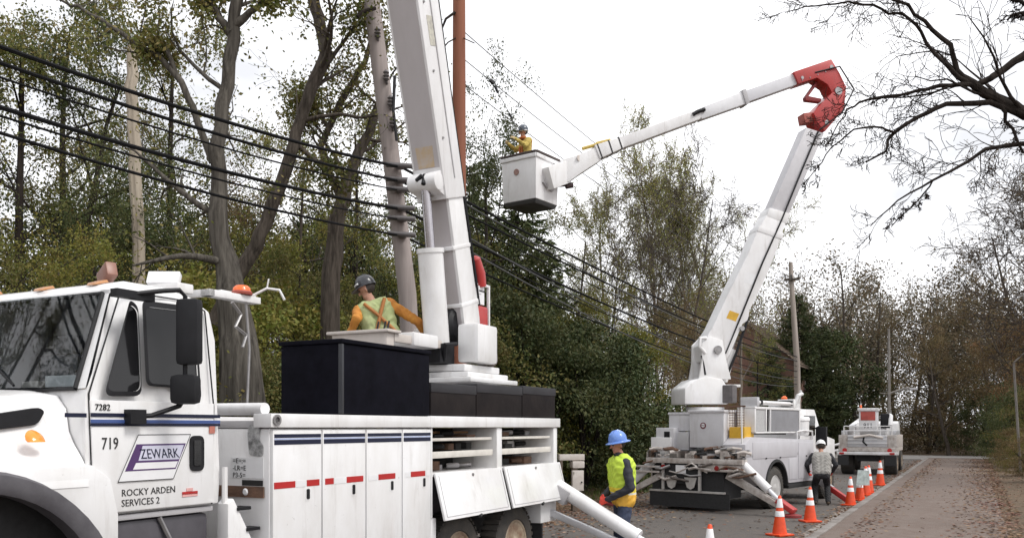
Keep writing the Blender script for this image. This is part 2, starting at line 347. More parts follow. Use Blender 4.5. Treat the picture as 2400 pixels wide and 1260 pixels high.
LN = leafmat('needles', [(.034, .054, .02), (.055, .074, .026), (.078, .085, .03)], transl=.1)
S_LEAF = dict(seg=(9, 6, 4, 3), wob=(.07, .16, .22, .3), up=(.03, .03, .02, .0), tap=(.25, .2, .25, .3), n=(11, 7, 6), lo=(.22, .25, .2), ang=(58, 48, 45), len=(.46, .48, .5), rr=(.5, .5, .5))
S_BARE = dict(seg=(9, 7, 5, 4, 3), wob=(.07, .13, .18, .22, .25), up=(.03, .06, .04, .02, .0), tap=(.2, .2, .25, .3, .4), n=(9, 7, 5, 4), lo=(.28, .2, .2, .2), ang=(42, 40, 42, 42), len=(.5, .5, .5, .52), rr=(.5, .55, .55, .6), rmin=.015)
KIND = {}
def kind_leafy(key, h, r, seed, S, leafm, barkm, per, lsize, jit, spread=None):
    rng = random.Random(seed); out = []; tips = []
    grow(rng, Vector((0, 0, -.1)), Vector((0, 0, 1)), h, r, 0, S, out, tips)
    V, Fq = np_tubes(out); tr = npmesh(key + '_trunk', V, Fq, barkm, True)
    cr = None
    if per:
        C = tip_points(tips, per, jit); V, Fq = leaves(C, lsize, .55); cr = npmesh(key + '_crown', V, Fq, leafm)
    KIND[key] = (tr, cr)
def kind_conifer(key, h, r, seed, leafm, dens=2.2, wid=.3):
    rng = random.Random(seed); out = [([Vector((0, 0, -.1 + h * i / 8)) for i in range(9)], [r * (1 - .95 * i / 8) for i in range(9)], 0)]; C = []; D = []
    z = h * .1
    while z < h * .98:
        ln = h * wid * (1 - z / h) ** .8 * rng.uniform(.7, 1.15) + .15
        for q in range(5):
            a = rng.uniform(0, 6.28); d = Vector((math.cos(a), math.sin(a), rng.uniform(-.15, .3))).normalized(); p = Vector((0, 0, z)); pts = [p]
            for i in range(4): d = (d + Vector((0, 0, -.12 + .1 * i)) + Vector((rng.gauss(0, .08), rng.gauss(0, .08), 0))).normalized(); p = p + d * ln / 4; pts.append(p)
            out.append((pts, [r * .14 * (1 - i / 5) + .006 for i in range(5)], 3))
            m = int(26 * dens * ln) + 6; P = np.array([tuple(x) for x in pts]); t = RS.uniform(.6, 3.999, m); i = t.astype(int); f = (t - i)[:, None]
            c = P[i] * (1 - f) + P[i + 1] * f; dd = P[i + 1] - P[i]; dd /= np.linalg.norm(dd, axis=1)[:, None]
            C.append(c + RS.normal(size=c.shape) * .05); D.append(dd + np.array((0, 0, -.25)))
        z += h * .022
    V, Fq = np_tubes(out); tr = npmesh(key + '_trunk', V, Fq, BARKD, True); V, Fq = leaves(np.concatenate(C), .24, .26, np.concatenate(D), .55)
    KIND[key] = (tr, npmesh(key + '_crown', V, Fq, leafm))
def kind_shrub(key, h, wd, seed, leafm, n=7000, lsize=.11, clumps=70):
    rng = random.Random(seed); out = []; cs = []
    for i in range(9):
        a = rng.uniform(0, 6.28); q = Vector((math.cos(a) * wd * .5 * rng.uniform(.2, .8), math.sin(a) * wd * .5 * rng.uniform(.2, .8), h * rng.uniform(.5, .9)))
        out.append(([Vector((0, 0, -.05)), q * .4 + Vector((0, 0, h * .1)), q], [.05, .03, .012], 2))
    for i in range(clumps):
        a = rng.uniform(0, 6.28); zz = rng.random() ** .75; rr = wd * .5 * math.sqrt(max(.05, 1 - (zz * 2 * .75 - .45) ** 2)) * rng.uniform(.35, 1.1); cs.append((math.cos(a) * rr, math.sin(a) * rr, .1 + zz * h))
    cs = np.array(cs); pick = RS.randint(0, clumps, n); sg = RS.uniform(.5, 1.3, clumps)[pick][:, None]
    C = cs[pick] + RS.normal(size=(n, 3)) * sg * np.array((wd * .075, wd * .075, h * .04)); C[:, 2] = np.maximum(C[:, 2], .03)
    V, Fq = np_tubes(out); tr = npmesh(key + '_stems', V, Fq, BARKD, True); V, Fq = leaves(C, lsize, .6); KIND[key] = (tr, npmesh(key + '_crown', V, Fq, leafm))
kind_leafy('leafA', 10, .17, 1, S_LEAF, LG, BARKD, 30, .085, .11)
kind_leafy('leafB', 10, .16, 2, S_LEAF, LD, BARKD, 40, .085, .13)
kind_leafy('leafC', 9, .14, 3, S_LEAF, LY, BARK, 34, .08, .12)
kind_leafy('leafBr', 10, .16, 5, S_LEAF, LB, BARK, 34, .085, .17)
kind_leafy('leafRu', 9, .16, 8, S_LEAF, LR, BARKD, 60, .11, .2)
kind_leafy('bareA', 15, .20, 11, S_BARE, None, BARK, 0, .1, .1)
kind_leafy('bareB', 15, .18, 12, dict(S_BARE, ang=(30, 34, 38, 40)), LYF, BARKP, 7, .12, .14)
kind_leafy('bareC', 14, .18, 13, dict(S_BARE, ang=(26, 32, 38, 40)), LYF, BARKP, 7, .12, .14)
kind_leafy('bareD', 15, .18, 14, dict(S_BARE, ang=(46, 42, 42, 42)), LB, BARK, 3, .13, .16)
kind_conifer('conA', 11, .2, 21, LN); kind_conifer('conB', 10, .18, 22, LN, 2.0, .36)
kind_shrub('shrD', 4, 4, 31, LD, 17000, .08, 75); kind_shrub('shrG', 4, 4, 32, LG, 14000, .08, 65); kind_shrub('shrY', 3.6, 3.6, 33, LY, 13000, .075, 60); kind_shrub('shrB', 3, 3.6, 34, LB, 12000, .075, 60); kind_shrub('shrN', 4, 3.4, 35, LN, 18000, .085, 80)
def plant(name, key, loc, label, cat, rz=0, s=1, sz=None, group=None, lean=(0, 0)):
    r = empty(name, loc, rz, label, cat, group); r.scale = (s, s, sz or s); r.rotation_euler = (lean[0], lean[1], rz)
    tr, cr = KIND[key]; link('stems' if key.startswith('shr') else 'trunk', tr, r)
    if cr: link('crown', cr, r)
    return r
def gz(x, y):
    lat = (x - RO.x) * RN.x + (y - RO.y) * RN.y
    return min(1.6, (-7.5 - lat) * .06) if lat < -7.5 else (min(2.5, (lat - 6) * .05) if lat > 6 else 0)
def gp(x, Y):
    X = (x - CX) / F * Y; return Vector((X, Y, gz(X, Y) - .06))

# ------------------------------------------------------------------ trees and shrubs
def custom_tree(name, label, Y, limbs, seed, bark, leafm=None, S=None, per=0, lsize=.14, jit=.2, base=None, group=None, rs=1.0):
    """trunk and limbs measured on the photograph, at their own depth, with grown twigs"""
    rng = random.Random(seed); out = []; tips = []; org = base if base is not None else Vector((limbs[0][0][0] / 1.0, 0, 0))
    S = S or dict(seg=(0, 6, 4, 4), wob=(.1, .16, .22, .28), up=(.02, .03, .02, 0), tap=(.2, .2, .25, .3), n=(7, 5, 4), lo=(.35, .2, .2), ang=(55, 48, 45), len=(.34, .5, .5), rr=(.4, .5, .5))
    for li, lb in enumerate(limbs):
        pts = []; rad = []
        for q in lb:
            dY = q[3] if len(q) > 3 else 0; p = at(q[0], q[1], Y + dY); pts.append(p - org); rad.append(q[2] * rs * (Y + dY) / F / 2)
        # resample with slight wobble
        P2 = []; R2 = []
        for i in range(len(pts) - 1):
            for k in range(3): f = k / 3; P2.append(pts[i].lerp(pts[i + 1], f) + Vector((rng.gauss(0, .012), rng.gauss(0, .03), 0))); R2.append(rad[i] * (1 - f) + rad[i + 1] * f)
        P2.append(pts[-1]); R2.append(rad[-1]); Ln = sum((P2[i + 1] - P2[i]).length for i in range(len(P2) - 1))
        out.append((P2, R2, 0 if li == 0 else 1)); kids(rng, P2, R2, Ln, 0, S, out, tips)
    V, Fq = np_tubes(out, (44, 12, 5, 4, 3))
    n0 = len(out[0][0]); m0 = 44; P0 = np.array([tuple(p) for p in out[0][0]]); ring = V[:n0 * m0].reshape(n0, m0, 3); rq = np.random.RandomState(seed)
    prf = rq.uniform(-1, 1, m0); prf = (prf + np.roll(prf, 1)) * .5; drift = rq.normal(0, .35, (n0, m0)); k_ = 1 + .11 * (prf[None, :] + drift); V[:n0 * m0] = (P0[:, None, :] + (ring - P0[:, None, :]) * k_[:, :, None]).reshape(-1, 3)
    r = empty(name, org, 0, label, 'tree', group)
    link('trunk', npmesh('trunk', V, Fq, bark, True), r)
    if per and leafm:
        C = tip_points(tips, per, jit); V, Fq = leaves(C, lsize, .55); link('crown', npmesh('crown', V, Fq, leafm), r)
    return r
# the furrowed trunk behind the cab, forking at the top of the picture
custom_tree('tree', 'tall tree with thick furrowed grey trunk rising behind the cab', 13.5,
    [[(572, 1110, 130), (570, 950, 108), (562, 820, 90), (545, 700, 70), (514, 560, 44), (508, 400, 36), (522, 250, 31), (545, 90, 29), (555, 0, 27), (560, -90, 24)],
     [(545, 80, 22), (510, 40, 16), (490, 0, 12), (480, -60, 9)], [(553, 60, 22), (585, 30, 15), (630, 0, 11), (690, -50, 8)],
     [(499, 380, 17), (450, 250, 16), (425, 190, 15), (370, 130, 14), (320, 105, 12), (260, 60, 10), (190, 20, 7, .5), (120, -10, 5, .8)],
     [(420, 190, 14), (390, 110, 10), (350, 100, 8)]], 41, BARKA, LG, per=9, lsize=.075, base=gp(572, 13.5), jit=.12)
custom_tree('tree', 'leaning crooked dark trunk with a kink near the top of the picture', 16.5,
    [[(500, 760, 36), (560, 640, 33), (600, 575, 31), (632, 500, 29), (662, 420, 28), (690, 340, 27), (712, 260, 27), (738, 185, 28), (766, 128, 29), (752, 60, 26), (732, 0, 25), (700, -120, 22)],
     [(745, 180, 14), (790, 120, 9), (830, 60, 7), (880, 40, 5)], [(690, 330, 14), (740, 380, 12), (800, 440, 10)]], 42, BARK, LG, per=8, base=gp(480, 16.5), lsize=.08)
custom_tree('tree', 'slender forked tree between the leaning trunk and the grey pole', 18.5,
    [[(770, 900, 46), (778, 640, 42), (790, 520, 36), (812, 440, 28), (840, 360, 23), (872, 290, 20), (900, 200, 14), (905, 100, 9)],
     [(800, 470, 20), (770, 400, 17), (752, 345, 16), (772, 300, 15), (815, 215, 16), (855, 145, 12), (870, 90, 8)], [(770, 300, 10), (735, 250, 8), (700, 230, 6)]],
    43, BARK, LG, per=14, base=gp(770, 18.5), lsize=.08)
custom_tree('broken_trunk', 'pale snapped-off bare trunk standing in the wood above the cab', 19,
    [[(330, 900, 30), (325, 640, 28), (318, 440, 27), (312, 300, 26), (310, 210, 26), (311, 110, 22)]], 44, mat('bare_pale_wood', (.46, .40, .32), .8, scale=5, c2=(.26, .21, .16), streak=.1, bump=.5), S=dict(n=()), base=gp(330, 19))

SKY = [(-900, 410), (-300, 410), (0, 410), (250, 440), (450, 490), (600, 500), (760, 490), (900, 510), (1000, 460), (1090, 440), (1170, 470), (1260, 570), (1330, 700), (1390, 800), (1440, 880), (1500, 930), (1620, 950), (1740, 890), (1800, 860), (1850, 800), (1960, 800), (2600, 800)]
def skyline(x): return float(np.interp(x, [p[0] for p in SKY], [p[1] for p in SKY]))
NAT = dict(leafA=10.5, leafB=10.5, leafC=9.5, leafBr=10.5, shrD=4.2, shrG=4.2, shrY=3.8, shrB=3.2, shrN=4.2, conA=11, conB=10)
rr = random.Random(99)
RANKED = []
LOOK = dict(shrD='dark green shrub', shrG='olive green shrub', shrN='fine-leaved evergreen', shrY='yellow-green shrub', shrB='brown shrub', leafA='olive tree', leafB='dark green tree', leafC='pale green tree', leafBr='brownish tree', conA='tall narrow conifer', conB='broad dark conifer')
ZONES = [(0, 'at the far left edge'), (270, 'behind the near windscreen'), (520, 'behind the near cab door'), (660, 'beside the furrowed trunk'), (830, 'behind the black box'), (1010, 'behind the deck worker'), (1180, 'behind the near boom'), (1330, 'right of the near boom'), (1520, 'behind the worker in the blue hat'), (9999, 'behind the second truck')]
def ranks(t, s0, s1, step, keys, drop, names, jit=.8):
    row = 'front-row' if t > -11 else ('second-row' if t > -13 else 'back-row')
    s = s0; n = 0
    while s < s1:
        p = road(s + rr.uniform(-jit, jit), t + rr.uniform(-jit, jit)); x = CX + F * p.x / p.y if p.y > 2 else -9999
        if -200 < x < 2000:
            key = keys[rr.randrange(len(keys))]; ytop = skyline(x) + drop * rr.uniform(.6, 1.3); zt = CH + (HY - ytop) * p.y / F; sc_ = max(.3, (zt - gz(p.x, p.y)) / NAT[key])
            wsc = min(sc_, 1.15) if key.startswith('leaf') else min(sc_ * 1.05, 1.35)
            nm, lb, ct, gr = names[key[:3]]
            lb = row + ' ' + LOOK[key] + ' ' + next(z for lim, z in ZONES if x < lim)
            r = plant(nm, key, (p.x, p.y, gz(p.x, p.y) - .1), lb, ct, rr.uniform(0, 6.28), max(wsc, .45), max(sc_, .3), gr); RANKED.append((lb, x, r))
        s += step * rr.uniform(.8, 1.2)
N1 = {'shr': ('shrub', 'leafy shrub in the thick front row of the far verge', 'shrub', 'shrubs along the far verge'), 'lea': ('tree', 'small leafy tree packed into the wood behind the verge shrubs', 'tree', 'small trees behind the verge shrubs')}
N2 = {'shr': ('tall_shrub', 'tall shrub filling the second row under the trees', 'shrub', 'tall understory shrubs'), 'lea': ('tree', 'small leafy tree packed into the wood behind the verge shrubs', 'tree', 'small trees behind the verge shrubs')}
N3 = {'lea': ('tree', 'full-height leafy tree in the back row of the wood', 'tree', 'back-row trees of the wood'), 'con': ('conifer', 'dark conifer in the back row of the wood', 'conifer', 'back-row conifers of the wood')}
ranks(-8.6, -12, 4, 2.1, ['shrD', 'shrG', 'shrY', 'shrG', 'shrY'], 270, N1)
ranks(-10.6, 5, 14, 2.3, ['shrN', 'shrD', 'shrN', 'shrY'], 200, N1)
ranks(-10.6, 14, 44, 2.6, ['shrN', 'shrD', 'shrN'], 70, N1)
ranks(-11.2, -12, 14, 2.3, ['shrD', 'leafC', 'shrG', 'leafB', 'leafA', 'leafC', 'shrY'], 130, N2)
ranks(-12.0, 14, 34, 3.2, ['shrN', 'shrD', 'shrB'], 30, N2)
ranks(-14.5, -12, 13, 2.5, ['leafA', 'leafB', 'leafC', 'conB', 'leafA'], 20, dict(N2, **N3))
ranks(-18.5, -10, 13, 3.6, ['leafB', 'leafA', 'leafBr', 'conA'], 0, N3)
_by = {}
for lb, x, r in RANKED: _by.setdefault(lb, []).append((x, r))
for lb, items in _by.items():
    items.sort(key=lambda q: q[0]); m = len(items)
    if m > 1:
        for i, (x, r) in enumerate(items): r['label'] = lb + ', ' + (['left', 'right'][i] + ' one of two' if m == 2 else ['leftmost', 'second from left', 'third from left', 'fourth from left', 'fifth from left', 'sixth from left'][min(i, 5)] )
# taller sparse crowns that speckle the sky at the left
for x, Y, top, key, s, lb in [(40, 20, 60, 'leafA', .95, 'tall olive-leaved tree at the left edge of the picture'), (150, 24, 20, 'leafA', 1.0, 'high thin-crowned tree above the left end of the cables'),
                              (250, 21, 110, 'leafB', .8, 'dark-leaved tree left of the snapped pale trunk'), (395, 25, 60, 'leafA', .95, 'olive tree right of the snapped pale trunk'),
                              (640, 24, 340, 'leafC', .7, 'pale green tree between the two crooked trunks'), (830, 27, 260, 'leafA', .7, 'sparse olive tree seen left of the grey pole')]:
    p = gp(x, Y); zt = CH + (HY - top) * Y / F; plant('tree', key, p, lb, 'tree', rr.uniform(0, 6.28), s, (zt - p.z) / NAT[key])
# centre: dark evergreens by the bucket
for x, Y, top, key, s, lb in [(1145, 27, 330, 'leafB', .75, 'dark leafy tree just left of the raised white bucket'), (1215, 29, 430, 'conB', 1.0, 'dark conifer directly below the raised bucket'),
                              (1300, 31, 520, 'leafC', .7, 'yellowing tree below the right side of the raised bucket'), (1100, 31, 380, 'conB', .9, 'dark conifer behind the red-brown pole'),
                              (1370, 27.5, 760, 'shrN', 1.25, 'large dark evergreen bush left of the worker in the blue hat'), (1455, 29, 790, 'shrN', 1.2, 'dark evergreen bush behind the worker in the blue hat'),
                              (1495, 31, 770, 'shrY', 1.0, 'yellow-leaved bush beside the left edge of the second truck'), (1250, 25.5, 720, 'shrD', 1.2, 'broad dark bush behind the rear of the near truck')]:
    p = gp(x, Y); zt = CH + (HY - top) * Y / F; plant('conifer' if key.startswith('con') else ('shrub' if key.startswith('shr') else 'tree'), key, p, lb, 'conifer' if key.startswith('con') else ('shrub' if key.startswith('shr') else 'tree'), rr.uniform(0, 6.28), s, (zt - p.z) / NAT[key])
KH = dict(bareD=16.5, bareA=16.5, bareB=16.5, bareC=15.5)
for x, Y, top, key, s, rz, lb in [(1470, 48, 400, 'bareB', .72, .4, 'tall bare tree leftmost of the clump between bucket and boom'), (1548, 50, 350, 'bareC', .75, 2.0, 'tallest bare tree with greenish top between bucket and boom'),
                              (1612, 47, 390, 'bareA', .6, 4.0, 'bare twiggy tree in the middle of the roadside clump'), (1690, 52, 420, 'bareC', .66, 1.0, 'bare tree with bright green top beside the leaning boom'), (1735, 49, 480, 'bareB', .55, 5.0, 'bare tree behind the leaning lower boom'),
                              (1410, 44, 560, 'bareA', .6, 3.0, 'low grey twiggy tree right of the raised bucket'), (1510, 53, 420, 'bareC', .62, 3.3, 'second bare tree from the left in the roadside clump'), (1655, 50, 500, 'bareB', .55, .9, 'leafy-twigged tree just left of the lower boom'), (1580, 55, 430, 'bareB', .62, 2.7, 'olive-twigged tree behind the tallest bare tree')]:
    p = gp(x, Y); zt = CH + (HY - top) * Y / F; plant('bare_tree', key, p, lb, 'tree', rz, s, (zt - p.z) / KH[key])
# far side of the road past the second truck
for x, Y, top, key, s, lb in [(1872, 64, 690, 'conB', 1.1, 'dark spruce behind the far utility pole'), (1925, 66, 755, 'conA', 1.0, 'dark evergreen right of the far utility pole'), (1800, 60, 790, 'conB', .9, 'dark evergreen left of the far utility pole'),
                              (1960, 70, 780, 'shrN', 2.2, 'rounded dark evergreen above the white-helmeted worker')]:
    p = gp(x, Y); zt = CH + (HY - top) * Y / F; plant('conifer', key, p, lb, 'conifer', rr.uniform(0, 6.28), s, (zt - p.z) / NAT[key])
# far wood: one mass of brown and bare crowns closing the view
def far_wood(name, spots, seed, leafcols, label, bark, lsize=.22, nl=900):
    rng = random.Random(seed); out = []; Cs = []
    S = dict(seg=(6, 5, 4), wob=(.06, .15, .2), up=(.02, .06, .03), tap=(.25, .2, .3), n=(7, 6), lo=(.3, .2), ang=(42, 42), len=(.45, .5), rr=(.5, .5), rmin=.014)
    for (x, y, h) in spots:
        tips = []; grow(rng, Vector((x, y, gz(x, y) - .2)), Vector((rng.gauss(0, .05), rng.gauss(0, .05), 1)).normalized(), h, h * .014, 0, S, out, tips)
        Cs.append(tip_points(tips, max(1, nl // len(tips)), .45))
        m = nl // 2; low = np.stack([RS.normal(x, 2.2, m), RS.normal(y, 1.2, m), np.abs(RS.normal(0, h * .26, m))], 1); Cs.append(low)
    V1, F1 = np_tubes(out, (6, 4, 3)); V2, F2 = leaves(np.concatenate(Cs), lsize, .6)
    me = npmesh(name, np.concatenate([V1, V2]), np.concatenate([F1, F2 + len(V1)]), [bark, leafmat(name + '_leaves', leafcols, hue=(.49, .53))])
    me.polygons.foreach_set('material_index', np.concatenate([np.zeros(len(F1), np.int32), np.ones(len(F2), np.int32)]))
    o = link(name, me); tag(o, label, 'wood', kind='stuff')
sp = []
for i in range(80):
    p = road(rr.uniform(56, 88), rr.uniform(-26, 16)); sp.append((p.x, p.y, rr.uniform(10.5, 14.5)))
far_wood('far_wood', sp, 61, [(.21, .15, .10), (.26, .19, .12), (.17, .145, .10), (.16, .15, .10)], 'brown half-bare wood closing the far end of the road', BARK, nl=1900, lsize=.2)
sp = []
for i in range(46):
    p = road(rr.uniform(-12, 30), rr.uniform(-33, -21)); x = CX + F * p.x / max(p.y, 1)
    if p.y > 8: sp.append((p.x, p.y, max(3, (CH + (HY - skyline(x) - 80) * p.y / F) * rr.uniform(.75, 1.0))))
far_wood('deep_wood', sp, 62, [(.05, .07, .026), (.08, .09, .034), (.11, .10, .04), (.07, .075, .035)], 'dense dark green wood behind the verge trees at the left', BARKD, nl=2700, lsize=.14)
# the far end and the right side
for s, t, key, sc_, sz, nm, lb in [(54, 3.5, 'shrD', 1.3, 1.25, 'shrub', 'dark evergreen at the end of the path'), (50, 5.5, 'shrD', 1.2, 1.3, 'shrub', 'dark bush right of the end of the path'), (44, 6.0, 'shrD', 1.0, 1.1, 'shrub', 'dark green bush tucked behind the path-side evergreen'),
                           (58, -.5, 'shrB', 1.4, 1.1, 'shrub', 'evergreen beyond the crossing right of the far truck'), (37, 6.6, 'shrG', .9, .95, 'shrub', 'olive bush nearest the right edge of the picture'), (60, 8, 'conB', 1.0, .9, 'conifer', 'dark conifer behind the path-end bushes'),
                           (49, 6.8, 'leafRu', 1.0, .95, 'tree', 'russet-leaved tree above the right-hand bushes'), (41, 5.6, 'leafRu', .85, .9, 'tree', 'reddish tree at the right edge of the picture'), (52, 1.0, 'leafBr', .9, .8, 'tree', 'brown-leaved tree at the end of the road right of the lamp'), (56, 6.2, 'leafRu', 1.0, .95, 'tree', 'russet tree behind the right-hand bushes'), (47, 5.2, 'leafBr', .9, .95, 'tree', 'brown tree above the thin leaning pole'), (62, 4, 'leafBr', 1.0, 1.0, 'tree', 'brown-leaved tree behind the path-end bushes'),
                           (42, 5.9, 'bareD', 1.05, 1.0, 'bare_tree', 'bare spreading tree high at the right edge'), (34, 6.0, 'bareA', .9, .86, 'bare_tree', 'bare twiggy tree at the right edge below the overhanging boughs'), (64, 0, 'leafBr', 1.0, 1.05, 'tree', 'brown-leaved tree behind the far truck'), (50, 5.8, 'bareA', 1.0, 1.0, 'bare_tree', 'bare tree above the russet trees')]:
    p = road(s, t); plant(nm, key, (p.x, p.y, gz(p.x, p.y) - .1), lb, {'conifer': 'conifer', 'shrub': 'shrub'}.get(nm, 'tree'), rr.uniform(0, 6.28), sc_, sz)
for s, t, key, sc_, lb in [(17, 4.6, 'shrB', .45, 'lowest brown bush at the right edge of the path'), (21, 4.4, 'shrB', .55, 'brown bush second along the right side of the path'), (25, 4.3, 'shrY', .45, 'yellowish bush among the brown bushes on the right'), (28.5, 4.2, 'shrB', .6, 'brown bush farthest along the right side of the path'), (30, 5.0, 'shrG', .85, 'olive bush beside the thin leaning pole'), (35, 4.7, 'shrD', .95, 'dark green bush left of the thin leaning pole'), (41, 4.5, 'shrN', 1.05, 'fine-leaved evergreen at the right end of the path')]:
    p = road(s, t); plant('shrub', key, (p.x, p.y, gz(p.x, p.y)), lb, 'shrub', rr.uniform(0, 6.28), sc_)
for s, t, key, sc_, sz, lb in [(14, 6.4, 'bareA', .72, .60, 'near bare tree with dense dark twigs at the right edge'), (21, 6.2, 'bareD', .75, .62, 'twiggy tree behind the near bare tree at the right edge'), (27, 6.4, 'leafBr', .8, .75, 'brown-leaved tree low at the right edge'), (31, 6.0, 'bareA', .8, .66, 'bare tree third along the right-hand verge')]:
    p = road(s, t); plant('tree' if key == 'leafBr' else 'bare_tree', key, (p.x, p.y, gz(p.x, p.y)), lb, 'tree', rr.uniform(0, 6.28), sc_, sz)
for x, Y, top, key, s, lb in [(1455, 37, 715, 'leafC', .6, 'yellow-green tree below the right side of the bucket cables'), (1590, 40, 760, 'leafBr', .55, 'brown-leaved tree left of the second truck boom base'), (1520, 43, 730, 'leafBr', .75, 'tall brown-leaved tree behind the cables left of the second boom'), (1640, 46, 770, 'leafC', .6, 'yellow-green tree behind the base of the second boom'), (1775, 52, 800, 'leafA', .55, 'olive tree under the raised boom of the second truck')]:
    p = gp(x, Y); zt = CH + (HY - top) * Y / F; plant('tree', key, p, lb, 'tree', rr.uniform(0, 6.28), s, (zt - p.z) / NAT[key])
for x, y, key, s, lb in [(-12.5, 5.5, 'leafA', 1.0, 'unseen olive tree opposite the near cab, added for windscreen reflections'), (-14.5, 9.5, 'leafB', 1.0, 'unseen dark tree outside the left edge, added for windscreen reflections'), (-13.5, 1.5, 'leafC', 1.0, 'unseen pale green tree opposite the near bumper, added for windscreen reflections'), (-17, 6.5, 'leafA', 1.15, 'taller unseen olive tree farther left, added for windscreen reflections')]:
    plant('tree', key, (x, y, gz(x, y) - .1), lb, 'tree', rr.uniform(0, 6.28), s)  # out-of-view trees added so the windscreen has foliage to reflect
# boughs of a big bare tree overhanging from the right
custom_tree('overhanging_tree', 'big bare tree with black boughs reaching in from the upper right', 12.0,
    [[(2900, 1130, 150), (2880, 700, 120), (2820, 480, 90), (2700, 390, 66), (2560, 330, 50), (2400, 268, 34), (2330, 228, 28), (2280, 200, 24), (2245, 165, 15), (2225, 110, 13), (2170, 50, 10), (2095, 0, 8), (2040, -40, 6)],
     [(2275, 197, 15), (2240, 180, 14), (2205, 150, 11), (2160, 75, 9), (2110, 35, 8), (2045, 15, 7), (1960, 8, 5), (1890, 15, 3.5), (1840, 30, 2.5)],
     [(2270, 200, 14), (2210, 198, 12), (2150, 215, 9), (2090, 225, 8), (2030, 235, 7), (1985, 260, 5), (1960, 300, 3.5), (1935, 340, 2.5)],
     [(2280, 205, 17), (2330, 180, 20), (2400, 130, 22), (2480, 90, 26), (2600, 120, 36), (2720, 250, 46), (2830, 500, 60)],
     [(2400, 275, 18), (2320, 240, 17), (2220, 242, 14), (2150, 275, 12), (2095, 312, 10), (2070, 355, 7), (2030, 380, 5)], [(2092, 312, 7), (2050, 295, 6), (2000, 305, 5), (1950, 345, 4), (1910, 400, 3), (1880, 440, 2)],
     [(2700, 400, 26), (2540, 350, 20), (2400, 335, 14), (2310, 350, 11), (2250, 390, 9), (2185, 425, 7), (2100, 470, 4.5), (2040, 530, 3)],
     [(2340, 250, 12), (2370, 300, 9), (2400, 360, 7)], [(2190, 422, 5), (2150, 470, 4), (2090, 530, 3)], [(2505, 95, 18), (2455, 45, 13), (2420, 20, 12), (2370, 0, 9)], [(2470, 95, 13), (2430, 50, 10), (2400, 35, 9), (2375, 35, 8), (2362, 48, 6)]],
    71, BARKD, None, S=dict(seg=(0, 5, 4, 3), wob=(.1, .2, .26, .3), up=(.02, .0, -.02, -.02), tap=(.2, .25, .3, .4), n=(11, 6, 4), lo=(.2, .2, .2), ang=(42, 45, 48), len=(.2, .5, .55), rr=(.34, .5, .6), rmin=.0038), base=gp(2900, 12.0), rs=.8)
# ------------------------------------------------------------------ near bucket truck (faces the camera side, its driver's side towards us)
T1 = empty('bucket_truck', (-1.927, 7.086, 0), math.atan2(-.887, -.461), 'near white utility truck with open side bins and tall raised boom', 'truck')
def wheel(parent, c, R, wd, side, rimm, name='wheel', nuts=8, dish=.09):
    """c: hub centre on the outer face; side +1 outer face towards +Y"""
    s = side; w_ = B(); x, y, z = c
    prof = [(R * .58, -.02), (R * .62, .0), (R * .80, .005), (R * .93, -.015), (R * .985, -.05), (R, -.08), (R, -wd + .06), (R * .96, -wd + .02), (R * .6, -wd)]
    w_.lathe([(r, h * s) for r, h in prof], c, 'y', 36)
    t = w_.build(name, TYRE, parent)
    rb = B(); rb.lathe([(R * .60, -.015 * s), (R * .57, .0), (R * .53, -.01 * s), (R * .50, -dish * s), (R * .30, -dish * s * .95), (R * .26, -dish * .5 * s), (R * .22, -.02 * s), (R * .14, -.005 * s), (0.0, 0)], c, 'y', 32)
    rb.build('rim', rimm, t)
    nb = B()
    for i in range(nuts): a = i * 2 * math.pi / nuts; nb.lathe([(.016, -dish * s), (.016, (-dish + .035) * s), (0, (-dish + .04) * s)], (x + math.cos(a) * R * .38, y, z + math.sin(a) * R * .38), 'y', 6)
    nb.build('wheel_nuts', STEEL, t)
    tb = B()
    for i in range(40):
        a = i * 2 * math.pi / 40; M = Matrix.Translation((x, y - s * wd / 2, z)) @ Matrix.Rotation(a, 4, 'Y') @ Matrix.Translation((0, 0, R))
        tb.box((-.022, -wd * .42, -.012), (.022, wd * .42, .009), M)
    tb.build('tread', TYRE, t)
    return t
# --- chassis
B().box((-5.3, -1.66, .55), (3.1, -1.5, .85)).box((-5.3, -.94, .55), (3.1, -.78, .85)).box((-5.3, -1.6, .62), (-5.2, -.85, .8)).build('chassis_frame', DARK, T1, .01)
for u in (-3.03, -4.41): wheel(T1, (u, -.06, .50), .50, .27, 1, RIM); wheel(T1, (u, -2.38, .50), .50, .27, -1, RIM)
B().tube([(-3.03, -.2, .47), (-3.03, -2.3, .47)], .09).tube([(-4.41, -.2, .47), (-4.41, -2.3, .47)], .09).box((-4.6, -.95, .42), (-2.9, -.8, .6)).build('rear_axles', DARK, T1)
wheel(T1, (2.3, -.17, .53), .53, .28, 1, RIM); wheel(T1, (2.3, -2.27, .53), .53, .28, -1, RIM)
B().tube([(2.3, -.3, .5), (2.3, -2.1, .5)], .07).build('front_axle', DARK, T1)
